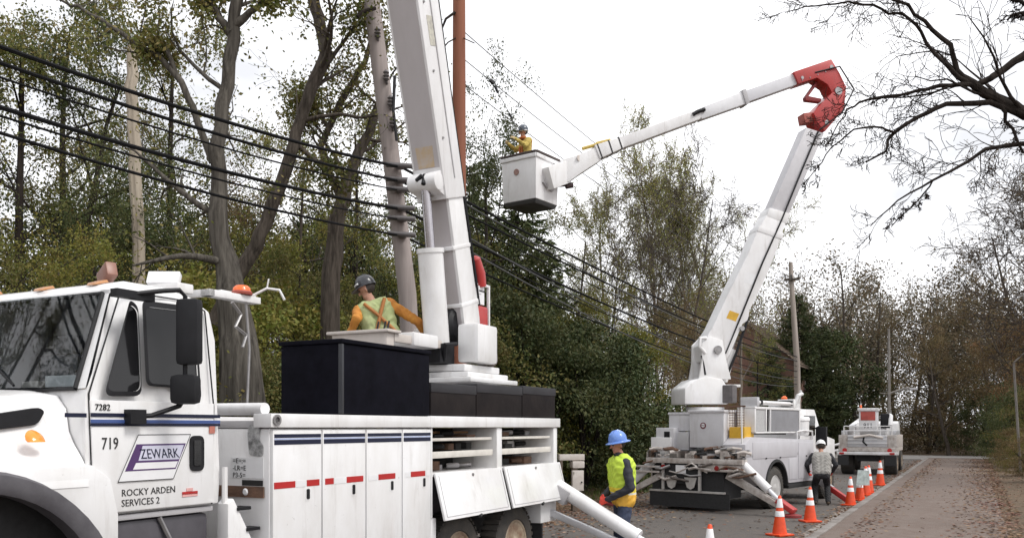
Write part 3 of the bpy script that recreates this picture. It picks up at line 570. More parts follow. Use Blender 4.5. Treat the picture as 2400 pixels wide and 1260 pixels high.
# --- cab shell: side profile with taper inwards above the belt line
prof = [(.36, 1.36), (.34, 1.55), (.34, 2.62), (.38, 2.84), (.47, 2.95), (.66, 3.0), (1.02, 3.0), (1.14, 2.965), (1.22, 2.90), (1.50, 2.20), (1.52, 2.12), (1.52, 1.36)]
def cv(z, side):                         # lateral position of the cab skin at height z
    t = max(0, z - 2.1) * .10 + (max(0, z - 2.86) ** 1.0) * 1.1
    return -.2 - t if side > 0 else -2.24 + t
n = len(prof); b = B(); b.add([(u, cv(z, 1), z) for u, z in prof] + [(u, cv(z, -1), z) for u, z in prof], [])
fs = []
for i in range(n):
    j = (i + 1) % n
    if i in (8, ): continue              # windscreen opening
    fs.append((i, i + n, j + n, j))
b.f = fs; b.mi = [0] * len(fs)
side_poly = tuple(range(n)); b.f.append(tuple(i + n for i in reversed(side_poly))); b.mi.append(0)
# driver's side skin is a ring of panels round the window openings: lower panel and upper frame
b.f.append(tuple(side_poly)); b.mi.append(0)
cab = b.build('cab', WHITE, T1, .018)
# A-pillars and windscreen surround
def wsp(a, v): # point on the windscreen plane, a 0 bottom..1 top
    u, z = 1.50 - .28 * a, 2.20 + .70 * a; return Vector((u + .012, v, z + .005))
pl = B()
for sd in (1, -1):
    e0, e1 = cv(2.2, sd), cv(2.9, sd); k = -.10 * sd
    pl.add([wsp(0, e0), wsp(0, e0 + k), wsp(1, e1 + k), wsp(1, e1)], [(0, 1, 2, 3)])
pl.add([wsp(.955, cv(2.87, 1)), wsp(1, cv(2.9, 1)), wsp(1, cv(2.9, -1)), wsp(.955, cv(2.87, -1))], [(0, 1, 2, 3)])
pl.build('windscreen_pillars', WHITE, T1)
gk = B(); e0, e1 = -.30, -.375; f0, f1 = -2.14, -2.065
for p, q in (((0.0, e0), (.955, e1)), ((.955, e1), (.955, f1)), ((.955, f1), (0.0, f0)), ((0.0, f0), (0.0, e0))): gk.tube([wsp(*p) + Vector((.008, 0, 0)), wsp(*q) + Vector((.008, 0, 0))], .016, 6)
gk.build('windscreen_gasket', BLACKP, T1)
ws = B(); cols_ = 8
for i in range(cols_ + 1):
    f = i / cols_; bow = .05 * (1 - (2 * f - 1) ** 2)
    for a in (0.0, .95): p = wsp(a, (e0 + (f0 - e0) * f) if a == 0 else (e1 + (f1 - e1) * f)); ws.v.append((p.x + .004 + bow, p.y, p.z + bow * .3))
ws.f = [(2 * i, 2 * i + 2, 2 * i + 3, 2 * i + 1) for i in range(cols_)]; ws.mi = [0] * cols_
wso = ws.build('windscreen', WSHIELD, T1)
for v, a in ((-.9, .12), (-1.7, -.08)):
    p, q = wsp(.03, v), wsp(.3, v - .35); B().tube([p + Vector((.05, 0, .01)), p.lerp(q, .5) + Vector((.075, 0, .02)), q + Vector((.065, 0, .01))], .009, 6).build('wiper', BLACKP, wso)
# inside of the cab: dashboard, seat, wheel, papers on the dash
B().box((1.15, -2.15, 2.0), (1.48, -.3, 2.17)).build('dashboard', mat('grey_dash', (.18, .18, .19), .7), T1, .03)
for v in (-.75, -1.75): B().box((.45, v - .25, 1.75), (.62, v + .25, 2.55)).box((.45, v - .25, 1.7), (.95, v + .25, 1.82)).box((.47, v - .13, 2.55), (.58, v + .13, 2.72)).build('seat', mat('seat_grey', (.16, .16, .18), .8), T1, .04)
sw = B(); sw.tube([Vector((1.02, -.75, 2.2)) + Vector((.08 * math.sin(a), .2 * math.cos(a), .19 * math.sin(a))) for a in [i * 2 * math.pi / 20 for i in range(21)]], .016, 6, False); sw.tube([(1.02, -.75, 2.2), (1.3, -.75, 2.05)], .025, 6); sw.build('steering_wheel', BLACKP, T1)
B().box((1.36, -.75, 2.175), (1.44, -.45, 2.30), Matrix.Rotation(.05, 4, 'Z')).build('white_papers', WHT, T1, .004)
B().box((1.38, -.58, 2.172), (1.45, -.38, 2.245)).build('yellow_pad', YEL, T1, .004); B().box((1.36, -.98, 2.172), (1.44, -.80, 2.27)).build('tan_box', TAN, T1, .006)
# roof dressing
rl = B(); rl.box((.40, -2.05, 2.985), (.56, -.42, 3.06)); rl.build('roof_rear_rail', WHITE, T1, .015)
for v in (-.62, -1.22, -1.85): B().prism([(1.05, 2.995), (1.16, 2.962), (1.145, 2.985), (1.07, 3.012)], v - .055, v + .055).build('roof_marker_lamp', mat('tan_amber_lens', (.50, .24, .10), .3, coat=.3), T1, .006)
M = Matrix.Translation((.42, -.72, 3.12)) @ Matrix.Rotation(.5, 4, 'Z') @ Matrix.Rotation(-.5, 4, 'Y'); B().box((-.03, -.13, -.05), (.03, .12, .06), M).tube([(.42, -.72, 3.0), (.42, -.72, 3.1)], .015, 6).build('spot_lamp', WHT, T1, .012)
M = Matrix.Translation((.95, -.72, 3.08)) @ Matrix.Rotation(-.3, 4, 'Z') @ Matrix.Rotation(.4, 4, 'X'); B().box((-.04, -.1, -.06), (.04, .1, .05), M).build('brown_roof_lamp', mat('brown_lens', (.22, .10, .07), .4), T1, .012)
# door outlines, windows
def sidepoly(pts, off):                 # polygon on the cab's driver side skin (u, z), slightly proud
    return [(u, cv(z, 1) + off, z) for u, z in pts]
door = [(1.46, 1.36), (1.49, 2.17), (1.20, 2.86), (1.1, 2.905), (.55, 2.905), (.43, 2.84), (.41, 2.1), (.43, 1.36)]
db = B(); lower = [(1.36, 1.37), (1.47, 1.62), (1.49, 2.13), (.415, 2.13), (.42, 1.37)]
db.add(sidepoly(lower, .014) + sidepoly(lower, -.02), [(0, 1, 2, 3, 4), (9, 8, 7, 6, 5)] + [(i, i + 5, (i + 1) % 5 + 5, (i + 1) % 5) for i in range(5)])
dr = db.build('door', WHITE, T1, .008)
seam = B()
for p, q in zip(door, door[1:]): seam.tube([Vector((u, cv(z, 1) + .001, z)) for u, z in (p, q)], .006, 5)
seam.build('door_seam', BLACKP, dr)
def rounded(pts, r=.05, k=4):
    out = []; m = len(pts)
    for i in range(m):
        a, p, c = Vector(pts[i - 1]), Vector(pts[i]), Vector(pts[(i + 1) % m]); d0, d1 = (a - p), (c - p); rr_ = min(r, d0.length * .45, d1.length * .45); s0, s1 = p + d0.normalized() * rr_, p + d1.normalized() * rr_
        for j in range(k + 1): t = j / k; out.append(tuple(s0 * (1 - t) ** 2 + p * 2 * t * (1 - t) + s1 * t * t))
    return out
def pane(name, pts, rim=.02, rad=.06):
    P = rounded(pts, rad); c = Vector((sum(p[0] for p in P) / len(P), sum(p[1] for p in P) / len(P))); Q = [tuple(c + (Vector(p) - c) * (1 - .10)) for p in P]; k = len(P)
    g = B(); g.add(sidepoly(Q, .006), [tuple(range(k))]); o = g.build(name, GLASS, dr)
    r = B(); r.add(sidepoly(P, .012) + sidepoly(Q, .016), [(i, (i + 1) % k, (i + 1) % k + k, i + k) for i in range(k)]); r.build('window_seal', BLACKP, o)
pane('vent_window', [(1.385, 2.155), (1.075, 2.165), (1.055, 2.80), (1.12, 2.845)], rad=.07)
pane('side_window', [(1.035, 2.24), (.78, 2.235), (.76, 2.16), (.535, 2.15), (.53, 2.86), (1.02, 2.85)], rad=.05)
st = B()
st.box((1.68, -.186, 2.012), (1.525, -.180, 2.04)); st.build('door_stripe', NAVY, dr)
def strip(z0, z1, m, u0=1.49, u1=.36, nm='door_stripe'): B().box((u0, cv((z0 + z1) / 2, 1) + .010, z0), (u1, cv((z0 + z1) / 2, 1) + .018, z1)).build(nm, m, dr)
strip(2.018, 2.043, NAVY); strip(1.955, 1.975, NAVY); strip(1.976, 2.0, NAVY2)
LR_ = -.2 + .016
hb = B(); hb.prism(rounded([(.66, 1.62), (.525, 1.62), (.525, 1.885), (.66, 1.885)], .05), -.19, -.176); h_ = hb.build('handle_recess', BLACKP, dr)
B().box((.63, -.178, 1.66), (.56, -.166, 1.85)).build('handle', DARK, h_, .01)
# door lettering and emblem
em = B(); em.prism([(1.12, 1.895), (.655, 1.895), (.815, 1.575), (1.285, 1.575)], -.184, -.1795); e_ = em.build('emblem', WHT, dr)
for u0, z0, u1, z1 in ((1.12, 1.895, .655, 1.895), (.655, 1.895, .815, 1.575), (.815, 1.575, 1.285, 1.575), (1.285, 1.575, 1.12, 1.895)): B().tube([(u0, -.1785, z0), (u1, -.1785, z1)], .003, 4).build('emblem_edge', INK, e_)
B().prism([(1.135, 1.83), (.70, 1.83), (.795, 1.645), (1.23, 1.645)], -.1795, -.178).build('emblem_panel', PURPLE, e_)
B().prism([(1.085, 1.818), (.72, 1.818), (.765, 1.715), (1.12, 1.715)], -.178, -.1768).build('emblem_field', mat('lilac_print', (.55, .55, .66), .4, var=.1), e_)
B().prism([(1.14, 1.70), (.775, 1.70), (.80, 1.655), (1.165, 1.655)], -.178, -.1768).build('emblem_bar', WHT, e_)
text('emblem_lettering', 'ZEWARK', NAVY, e_, (1.10, -.1767, 1.728), .098, shear=-.22, sx=.84)
text('fleet_number', '719', INK, dr, (1.41, -.1845, 1.80), .115, sx=.78)
text('door_lettering', 'ROCKY ARDEN', INK, dr, (1.255, -.1845, 1.475), .068, sx=.98); text('door_lettering', 'SERVICES 2', INK, dr, (1.255, -.1845, 1.405), .068, sx=.98)
text('small_lettering', '7282', INK, dr, (1.46, cv(2.07, 1) + .016, 2.062), .06)
for z, m in ((1.45, REDT), (1.475, mat('pink_print', (.7, .38, .36), .5)), (1.435, mat('pink_print', (.7, .38, .36), .5))): B().box((.73 if z != 1.475 else .69, -.185, z), (.585 if z != 1.475 else .63, -.1805, z + .022)).build('round_decal', m, dr)
B().box((.47, -.185, 1.90), (.415, -.1805, 1.955)).build('red_square_decal', mat('brick_print', (.45, .16, .12), .5), dr)
# hood and fender
def hood_sec(u):
    f = (u - 1.53) / 1.75; zt = 2.20 - .20 * f - .12 * f ** 4; nw = .10 * f
    half = [(-1.22, zt + .02), (-.75 - nw * .3, zt), (-.47 - nw * .5, zt - .04), (-.38 - nw * .6, zt - .13), (-.35 - nw * .4, zt - .28), (-.30 - nw * .2, zt - .36), (-.215, 1.74), (-.16, 1.66), (-.15, 1.56)]
    return half
hd = B(); us = [1.53, 1.7, 2.0, 2.3, 2.6, 2.9, 3.1, 3.25]; m = len(hood_sec(1.6))
for u in us:
    s_ = hood_sec(u); hd.v += [(u - (.06 if u > 3.2 else 0), v, z) for v, z in s_] + [(u, -2.44 - v, z) for v, z in reversed(s_)]
k = 2 * m
for i in range(len(us) - 1):
    for j in range(k - 1): hd.f.append((i * k + j, i * k + j + 1, (i + 1) * k + j + 1, (i + 1) * k + j)); hd.mi.append(0)
hd.f.append(tuple((len(us) - 1) * k + j for j in range(k))); hd.mi.append(0)
hood = hd.build('hood', WHITE, T1)
B().prism(rounded([(2.3, 1.985), (1.74, 2.075), (1.70, 2.05), (1.75, 1.965), (2.3, 1.90)], .04), -.40, -.352).build('hood_air_intake', BLACKP, hood)
mk = B(); mk.lathe([(.062, 0), (.055, .02), (.03, .035), (0, .04)], (1.86, -.16, 1.87), 'y', 16); mk.v = [(x, y - (z - 1.87) * .55 - .06, max(z, 1.855)) for x, y, z in mk.v]; mk.build('side_marker_lamp', AMBER, hood)
fp = [(1.53, 1.66)]; C0 = (2.3, .68)
fp += [(1.53, 1.40), (1.36, 1.36), (1.27, 1.12)]
arc = [(C0[0] + .92 * math.cos(a), C0[1] + .92 * math.sin(a)) for a in [math.radians(x) for x in range(154, 9, -9)]]
fp = [(1.50, 1.70), (1.36, 1.60), (1.30, 1.36), (1.30, 1.12)] + arc + [(3.27, 1.1), (3.27, 1.70)]
for v0, v1, nm in ((-.155, -.30, 'fender'), (-2.29, -2.14, 'fender')): fd = B(); fd.prism(fp, v0, v1); fn = fd.build(nm, WHITE, T1, .012)
for side_v, sg in ((-.10, 1), (-2.34, -1)):
    fl = B(); ang = [math.radians(x) for x in range(158, 4, -7)]; base = len(fl.v)
    for a in ang:
        for r, o_ in ((1.02, -.055), (1.0, -.005), (.93, .0), (.885, -.03), (.885, -.16)): fl.v.append((C0[0] + r * math.cos(a), side_v + o_ * sg, C0[1] + r * math.sin(a)))
    for i in range(len(ang) - 1):
        for j in range(4): fl.f.append((base + i * 5 + j, base + i * 5 + j + 1, base + (i + 1) * 5 + j + 1, base + (i + 1) * 5 + j)); fl.mi.append(0)
    fl.build('wheel_arch_flare', mat('grey_rubber', (.125, .12, .13), .65, scale=6, c2=(.075, .07, .078), spec=.3), T1)
B().box((1.32, -.55, .8), (3.2, -.42, 1.58)).box((1.32, -2.02, .8), (3.2, -1.89, 1.58)).build('wheel_well_liner', DARK, T1)
B().box((3.2, -2.1, 1.0), (3.28, -.34, 1.75)).build('grille', BLACKP, T1, .02); B().box((3.3, -2.35, .55), (3.5, -.09, .85)).build('front_bumper', WHITE, T1, .03)
# steps, tank under the door
B().box((1.25, -.62, .72), (.42, -.24, 1.30)).build('fuel_tank', mat('dark_grey_tank', (.07, .065, .075), .45, var=.2), T1, .05)
B().box((1.28, -.30, 1.305), (.40, -.215, 1.345)).build('door_sill', GREYP, T1, .01); B().tube([(.9, -.23, 1.3), (.78, -.2, 1.05), (.74, -.2, .8)], .018, 6).build('step_strut', STEEL, T1)
B().tube([(.335, -.16, .7), (.335, -.16, 1.64)], .022, 8).build('grab_post', WHITE, T1)
B().prism([(.36, 1.36), (.30, 1.40), (.02, .92), (.02, .70), (.36, .70)], -.22, -.10).build('step_box', WHITE, T1, .015)
for i in range(3): B().box((.27 - .1 * i, -.2, 1.30 - .17 * i), (.13 - .1 * i, -.085, 1.325 - .17 * i)).build('step_tread', BLACKP, T1)
# mirror
mr = B(); mr.tube([(1.2, -.16, 2.86), (1.0, -.07, 2.905), (.90, -.02, 2.92), (.86, -.01, 2.88), (.86, -.01, 2.16), (.89, -.03, 2.10), (1.05, -.13, 2.03), (1.18, -.17, 2.02)], .017, 8); mr.box((1.23, -.19, 1.97), (1.1, -.12, 2.07)); mr.box((1.33, -.2, 2.83), (1.02, -.13, 2.885))
mo = mr.build('mirror_bracket', BLACKP, T1)
Mm = Matrix.Translation((.86, .03, 2.62)) @ Matrix.Rotation(.35, 4, 'Z'); B().box((-.045, -.085, -.23), (.05, .09, .24), Mm).build('mirror_head', BLACKP, mo, .035)
Mm = Matrix.Translation((.89, .03, 2.22)) @ Matrix.Rotation(.35, 4, 'Z'); B().box((-.05, -.10, -.11), (.06, .10, .10), Mm).build('convex_mirror', BLACKP, mo, .04)
# beacon rack behind the cab
B().box((.30, -.46, 2.985), (-.27, -.36, 3.04)).box((.30, -1.9, 2.985), (.24, -.36, 3.04)).box((.1, -.47, 3.045), (-.3, -.44, 3.065)).tube([(-.22, -.42, 3.05), (-.3, -.32, 3.12), (-.32, -.2, 3.1), (-.36, -.18, 3.02)], .012, 6).tube([(-.3, -.32, 3.12), (-.3, -.3, 3.2)], .008, 5).build('beacon_rack', WHITE, T1, .006)
B().tube([(.12, -.3, 2.95), (.02, -.3, 2.86), (.08, -.3, 2.76), (-.04, -.3, 2.7), (.0, -.3, 2.6)], .014, 6).tube([(-.16, -.42, 2.98), (-.2, -.42, 2.6), (-.17, -.42, 2.1)], .012, 6).build('hose_coil', STEEL, T1)
bc = B(); bc.lathe([(.085, 0), (.088, .018), (.08, .03)], (-.1, -.41, 3.045), 'z', 18); bo = bc.build('beacon', mat('beacon_base_red', (.30, .06, .04), .5), T1)
B().lathe([(.075, .03), (.07, .055), (.05, .075), (0, .08)], (-.1, -.41, 3.045), 'z', 18).build('beacon_lens', ORANGEB, bo)
# --- service body
bd = B(); bd.box((0, -2.44, .62), (-2.345, -.02, 1.935)); bd.build('body_shell', WHITE2, T1, .008)
bd = B(); bd.box((-2.35, -2.44, .95), (-5.49, -.62, 1.93)); bd.build('rear_body_core', WHITE2, T1)
B().box((.0, -2.44, 1.94), (-5.49, 0, 2.0)).build('deck', GREYP, T1, .006)
B().box((.03, -.16, 1.945), (-2.32, .03, 2.058)).box((-2.30, -.16, 1.945), (-5.53, .035, 2.064)).build('top_rail', WHITE, T1, .01)
B().box((.03, -2.46, 1.945), (-5.53, -2.3, 2.06)).build('far_top_rail', WHITE, T1, .01)
rg = B(); rg.lathe([(.045, 0), (.045, .012), (.026, .012), (.026, 0)], (-.03, .033, 2.005), 'y', 18); rg.build('rail_end_ring', STEEL, T1)
# front bulkhead details
B().box((.008, -1.25, 1.38), (.022, -.06, 1.47)).build('brown_strap', RUST, T1); B().lathe([(.03, 0), (.02, .01)], (.024, -.25, 1.425), 'x', 10).build('strap_button', WHT, T1)
B().box((.004, -.42, 1.535), (.010, -.07, 1.70)).build('placard', WHT, T1); text('placard_text', '=E=:=\n-LR=E\nP3-5=', INK, T1, (.0105, -.40, 1.655), .058, Matrix(((0, 0, 1), (1, 0, 0), (0, 1, 0))))
B().box((.004, -.3, 1.475), (.010, -.08, 1.52)).build('black_placard', INK, T1)
B().prism(rounded([(-.22, 1.72), (-.08, 1.71), (-.07, 1.80), (-.12, 1.84), (-.10, 1.96), (-.22, 1.97), (-.24, 1.9)], .03), .004, .012, 'x').build('black_and_white_decal', mat('mixed_decal', (.03, .03, .03), .5, scale=14, c2=(.55, .55, .55)), T1)
B().tube([(-.02, -.08, 2.095), (-.1, -.9, 2.10)], .05, 12).build('rolled_white_tube', WHITE2, T1)
# four tall compartment doors
DU = [0, -.612, -1.234, -1.819, -2.343]
for i in range(4):
    a, c = DU[i] - .008, DU[i + 1] + .008; d_ = B(); d_.box((a, -.03, .66), (c, .016, 1.925)); d = d_.build('compartment_door', WHITE, T1, .009)
    B().box((a - .012, .0135, 1.862), (c + .012, .0185, 1.892)).build('door_stripe', NAVY, d); B().box((a - .012, .0135, 1.846), (c + .012, .0183, 1.858)).build('door_stripe', mat('pale_blue_stripe', (.42, .48, .68), .4), d); B().box((a - .012, .0135, 1.806), (c + .012, .0185, 1.844)).build('door_stripe', NAVY, d)
    w_ = a - c; z0, z1 = 1.452, 1.505
    segs = [((.0, .42, REDT), (.44, .64, WHT), (.66, .93, REDT)), ((.03, .22, REDT), (.24, .50, WHT), (.52, .92, REDT)), ((.03, .27, WHT), (.30, .78, REDT)), ((.05, .22, WHT), (.25, .76, REDT), (.80, .92, WHT))][i]
    for s0, s1, m_ in segs: B().box((a - w_ * s0 - .01, .0135, z0), (a - w_ * s1 - .01, .0187, z1)).build('reflective_tape', m_, d)
    pu = a - w_ * (.70, .70, .70, .74)[i]; B().prism(rounded([(pu + .035, 1.325), (pu - .035, 1.325), (pu - .035, 1.445), (pu + .035, 1.445)], .025), .012, .0178).build('latch_plate', WHITE, d)
    B().prism(rounded([(pu + .018, 1.345), (pu - .018, 1.345), (pu - .018, 1.43), (pu + .018, 1.43)], .012), .0165, .024).build('latch', BLACKP, d)
# open bins with shelves
bn = B(); bn.box((-2.36, -.62, 1.43), (-5.45, -.0, 1.47)); bn.build('bin_floor', WHITE, T1, .006)
for u0, u1 in ((-2.345, -2.375), (-3.77, -3.90), (-5.36, -5.475)): B().box((u0, -.60, 1.0), (u1, .012, 1.94)).build('bin_post', WHITE, T1, .01)
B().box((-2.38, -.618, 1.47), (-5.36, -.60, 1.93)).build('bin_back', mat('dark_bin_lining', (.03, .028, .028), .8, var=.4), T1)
for a, c in ((-2.385, -3.72), (-3.915, -5.33)):
    for z0, z1, v in ((1.80, 1.832, -.03), (1.62, 1.69, -.015)): B().box((a, -.60, z0), (c, v - .02, z0 + .02)).box((a, v - .02, z0), (c, v, z1)).build('shelf', mat('cream_shelf', (.66, .63, .58), .5, var=.15), T1, .005)
    rq = random.Random(int(a * 10))
    for z0, hh in ((1.47, .13), (1.69, .09), (1.834, .07)):
        u = a - .05
        while u > c + .25:
            ww = rq.uniform(.1, .26); mm = rq.choice([DARK, STEEL, BLACKP, RUST, GREYP, BLACKP, DARK])
            bb = B(); 
            if rq.random() < .5: bb.box((u, -.5, z0 + .003), (u - ww, rq.uniform(-.3, -.12), z0 + hh * rq.uniform(.4, .95)))
            else: bb.tube([(u, -.3, z0 + .04), (u - ww * .5, -.2, z0 + .05), (u - ww, -.26, z0 + .04)], .03, 8)
            bb.build('tool', mm, T1, .006); u -= ww + rq.uniform(.02, .12)
    B().box((a, -.4, 1.875), (c, -.35, 1.90)).build('wooden_bar', mat('orange_wood', (.36, .20, .10), .7, scale=8, streak=.3), T1)
# drop-down hatches
for a, c, zt, rz in ((-2.395, -3.855, 1.468, .0), (-3.925, -5.52, 1.476, .0)):
    Mh = Matrix.Translation((0, .018, zt)) @ Matrix.Rotation(.25, 4, 'X'); hb = B(); hb.box((a, -.014, -.505), (c, .014, 0), Mh); hh = hb.build('drop_hatch', WHITE, T1, .008)
    fr = B()
    for p, q in (((a - .05, -.47), (c + .05, -.47)), ((a - .05, -.03), (a - .05, -.47)), ((c + .05, -.03), (c + .05, -.47))): fr.tube([Mh @ Vector((p[0], .016, p[1])), Mh @ Vector((q[0], .016, q[1]))], .004, 4)
    fr.build('hatch_crease', GREYP, hh)
    B().lathe([(.018, 0), (.018, .012), (0, .014)], tuple(Mh @ Vector(((a + c) / 2 - .02, .013, -.05))), 'y', 10).build('hatch_knob', STEEL, hh)
    B().tube([Mh @ Vector(((a + c) / 2 - .03, .01, -.505)), Mh @ Vector(((a + c) / 2 + .03, .02, -.52))], .018, 6).build('hatch_catch', DARK, hh)
B().box((-2.36, -.62, .95), (-5.46, -.30, 1.42)).build('lower_panel', mat('dark_steel', (.08, .075, .09), .6), T1)  # panel behind the hatches in a dark steel tone
B().box((-2.35, -.1, .5), (-2.46, .0, 1.0)).build('skirt_post', WHITE2, T1, .01)
B().box((-4.98, -.30, .70), (-5.46, .005, .985)).build('rear_skirt', WHITE2, T1, .012); B().box((-5.02, -.32, .25), (-5.05, .0, .70)).box((-5.05, -.32, .25), (-5.43, -.29, .70)).build('mud_flap', DARK, T1)
# --- outrigger at the rear corner
og = B(); og.beam((-5.3, -.35, 1.33), (-5.38, .22, 1.0), .2, .2); og.build('outrigger_housing', GREYP, T1, .015)
p0, p1 = Vector((-5.40, .03, 1.17)), Vector((-5.42, 1.93, .12)); dd = (p1 - p0); 
B().tube([p0, p0 + dd * .60], .098, 18).tube([p0 + dd * .575, p0 + dd * .605], .108, 18).build('outrigger_cylinder', WHITE2, T1)
B().tube([p0 + dd * .6, p1], .042, 14).build('outrigger_rod', mat('white_rod', (.72, .74, .78), .25, var=.05), T1)
B().beam(Vector((-5.30, -.3, .92)), p1 + Vector((.05, 0, 0)), .08, .09, h2=.07).build('outrigger_leg', SILVER, T1, .01)
B().lathe([(.22, .0), (.22, .04), (.09, .08), (.05, .14)], (p1.x, p1.y, .004), 'z', 20).build('outrigger_foot', RED, T1)
# --- turret, boom, lift cylinder
B().lathe([(.62, 0), (.62, .42), (.50, .46), (.50, .54)], (-5.0, -1.22, 2.0), 'z', 32).build('pedestal', WHITE, T1)
B().box((-4.25, -1.75, 2.52), (-5.55, -.62, 2.585)).box((-4.35, -1.65, 2.59), (-5.45, -.72, 2.66)).box((-4.4, -1.6, 2.67), (-5.35, -.8, 2.76)).build('turntable', WHITE, T1, .02)
B().box((-4.58, -1.02, 2.79), (-5.12, -.70, 3.30)).build('turret_housing', WHITE, T1, .05)
B().box((-4.58, -1.72, 2.77), (-5.12, -1.45, 3.28)).build('turret_housing', WHITE, T1, .05)
B().box((-4.2, -1.40, 2.77), (-4.55, -1.04, 3.02)).tube([(-4.3, -1.05, 2.8), (-4.22, -.98, 3.0), (-4.45, -.95, 3.02)], .03, 8).build('pivot_block', BLACKP, T1, .02)
a0, a1 = Vector((-5.0, -1.22, 3.25)), Vector((-3.14, -1.22, 9.6)); ax = (a1 - a0).normalized(); fw = Vector((ax.z, 0, -ax.x))   # fw: towards the cab, square to the boom
def bp(t, o, v): return a0 + ax * t + fw * o + Vector((0, v + 0, 0))
def boomseg(t0, t1, f0, f1, k0, k1, hw0, hw1):
    s = B(); vs = []
    for t, f_, k_, hw in ((t0, f0, k0, hw0), (t1, f1, k1, hw1)): vs += [bp(t, f_, -hw), bp(t, f_, hw), bp(t, k_, hw), bp(t, k_, -hw)]
    s.add(vs, [(0, 1, 2, 3), (7, 6, 5, 4), (0, 4, 5, 1), (1, 5, 6, 2), (2, 6, 7, 3), (3, 7, 4, 0)]); return s
s = boomseg(-.05, 1.95, .20, .14, -.24, -.24, .2, .2); lo_b = s.build('lower_boom', WHITE, T1, .02)
s = boomseg(1.75, 6.6, .235, .25, -.26, -.26, .225, .235); up_b = s.build('upper_boom', WHITE2, T1, .02)
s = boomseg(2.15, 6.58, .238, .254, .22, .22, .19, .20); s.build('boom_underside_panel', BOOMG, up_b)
s = boomseg(2.16, 2.42, .2405, .2412, .23, .23, .12, .13); s.build('rust_patch', RUSTC, up_b)
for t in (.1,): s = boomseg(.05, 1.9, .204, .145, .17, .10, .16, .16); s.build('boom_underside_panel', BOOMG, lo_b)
s = boomseg(2.0, 6.6, -.03, -.03, -.045, -.045, .237, .247); s.build('boom_seam', GREYP, up_b)
# pivot boss and cylinder
pv = bp(1.98, .33, 0); bs = B(); bs.tube([pv + Vector((0, -.21, 0)), pv + Vector((0, .21, 0))], .115, 18); bs.prism([(pv.x + .05, pv.z + .10), (pv.x - .20, pv.z + .22), (pv.x - .20, pv.z - .16), (pv.x + .02, pv.z - .11)], -1.42, -1.26); bs.prism([(pv.x + .05, pv.z + .10), (pv.x - .20, pv.z + .22), (pv.x - .20, pv.z - .16), (pv.x + .02, pv.z - .11)], -1.18, -1.02); bs.build('cylinder_bracket', WHITE2, T1, .012)
B().tube([pv + Vector((.02, -.05, -.02)), pv + Vector((.1, -.05, .02)), pv + Vector((.1, .02, .06))], .035, 8).tube([pv + Vector((.06, .03, .08)), pv + Vector((.12, .05, -.05))], .03, 8).build('hose_fitting', BLACKP, T1)
cb = Vector((-4.42, -1.22, 2.95)); ct = cb.lerp(pv, .60)
cyl = B().tube([cb, ct], .165, 24).tube([cb.lerp(pv, .585), ct + (ct - cb) * .02], .178, 24).build('lift_cylinder', WHITE, T1)
B().tube([ct, pv], .065, 16).build('piston_rod', CHROME, cyl)
B().lathe([(.2, 0), (.25, .04), (.25, .28), (.2, .32)], (-4.83, -1.44, 3.3), 'y', 20).build('pivot_drum', BLACKP, T1)
B().lathe([(.05, 0), (.05, .06), (.0, .07)], tuple(bp(1.95, -.27, .16)), 'z', 10).tube([bp(1.9, -.27, .19), bp(1.2, -.27, .2), bp(.6, -.26, .21)], .02, 6).tube([bp(1.7, -.28, .15), bp(1.0, -.30, .13), bp(.3, -.3, .18)], .016, 6).build('boom_cable_run', BLACKP, T1)
B().lathe([(.06, -.06), (.075, 0), (.06, .07)], tuple(bp(1.95, -.28, .1)), 'z', 12).build('cable_guide', mat('pale_yellow', (.55, .46, .22), .6), T1)
for v_, o_ in ((.2, -.27), (.15, -.275), (-.1, -.28)): B().tube([bp(.3, -.27, v_), bp(2.2, o_ - .02, v_), bp(4.2, o_ - .015, v_ + .01), bp(6.6, o_, v_)], .016, 6).build('boom_hose', BLACKP, up_b)
for t_ in (2.5, 3.3, 4.1, 4.9, 5.7): B().lathe([(.016, 0), (.016, .012), (0, .016)], tuple(bp(t_, .12, .228 + t_ * .0015)), 'y', 8).build('bolt', STEEL, up_b)
s = boomseg(3.6, 3.95, .1, .1, -.02, -.02, .2335, .2345); s.build('warning_label', mat('faded_label', (.62, .60, .50), .5, scale=20, c2=(.35, .33, .30)), up_b)
for t_ in (.35, 1.1): s = boomseg(t_, t_ + .05, .215, .21, -.25, -.25, .207, .207); s.build('weld_rib', WHITE2, lo_b, .008)
# red jib holder behind the boom
B().tube([(-5.25, -1.05, 3.88), (-5.2, -1.05, 4.05), (-5.1, -1.05, 4.24), (-5.08, -1.05, 4.27)], [.085, .095, .075, .03], 14).build('red_jib_tip', RED, T1)
jf = B()
for u in (-5.12, -5.48): jf.box((u - .018, -1.07, 3.2), (u + .018, -1.03, 3.93))
jf.box((-5.1, -1.07, 3.89), (-5.5, -1.03, 3.93)).box((-5.1, -1.07, 3.2), (-5.5, -1.03, 3.23)); jf.build('jib_frame', WHITE, T1, .008)
B().box((-5.14, -1.13, 3.25), (-5.43, -1.02, 3.62)).build('red_jib_body', RED, T1, .04); B().box((-5.14, -1.05, 3.63), (-5.30, -1.015, 3.88)).build('jib_placard', WHT, T1); text('placard_text', 'DANGER\n-----', INK, T1, (-5.15, -1.013, 3.8), .04)
B().tube([(-5.3, -1.05, 3.2), (-5.4, -1.0, 3.05), (-5.33, -.98, 2.95), (-5.5, -1.0, 2.85)], .03, 8).lathe([(.1, 0), (.12, .04), (.12, .2), (.1, .24)], (-5.4, -1.15, 2.9), 'y', 14).box((-5.28, -1.2, 2.6), (-5.52, -.98, 2.8)).build('winch', mat('dirty_metal', (.18, .15, .13), .6, metal=.3, scale=10, c2=(.06, .05, .05)), T1)
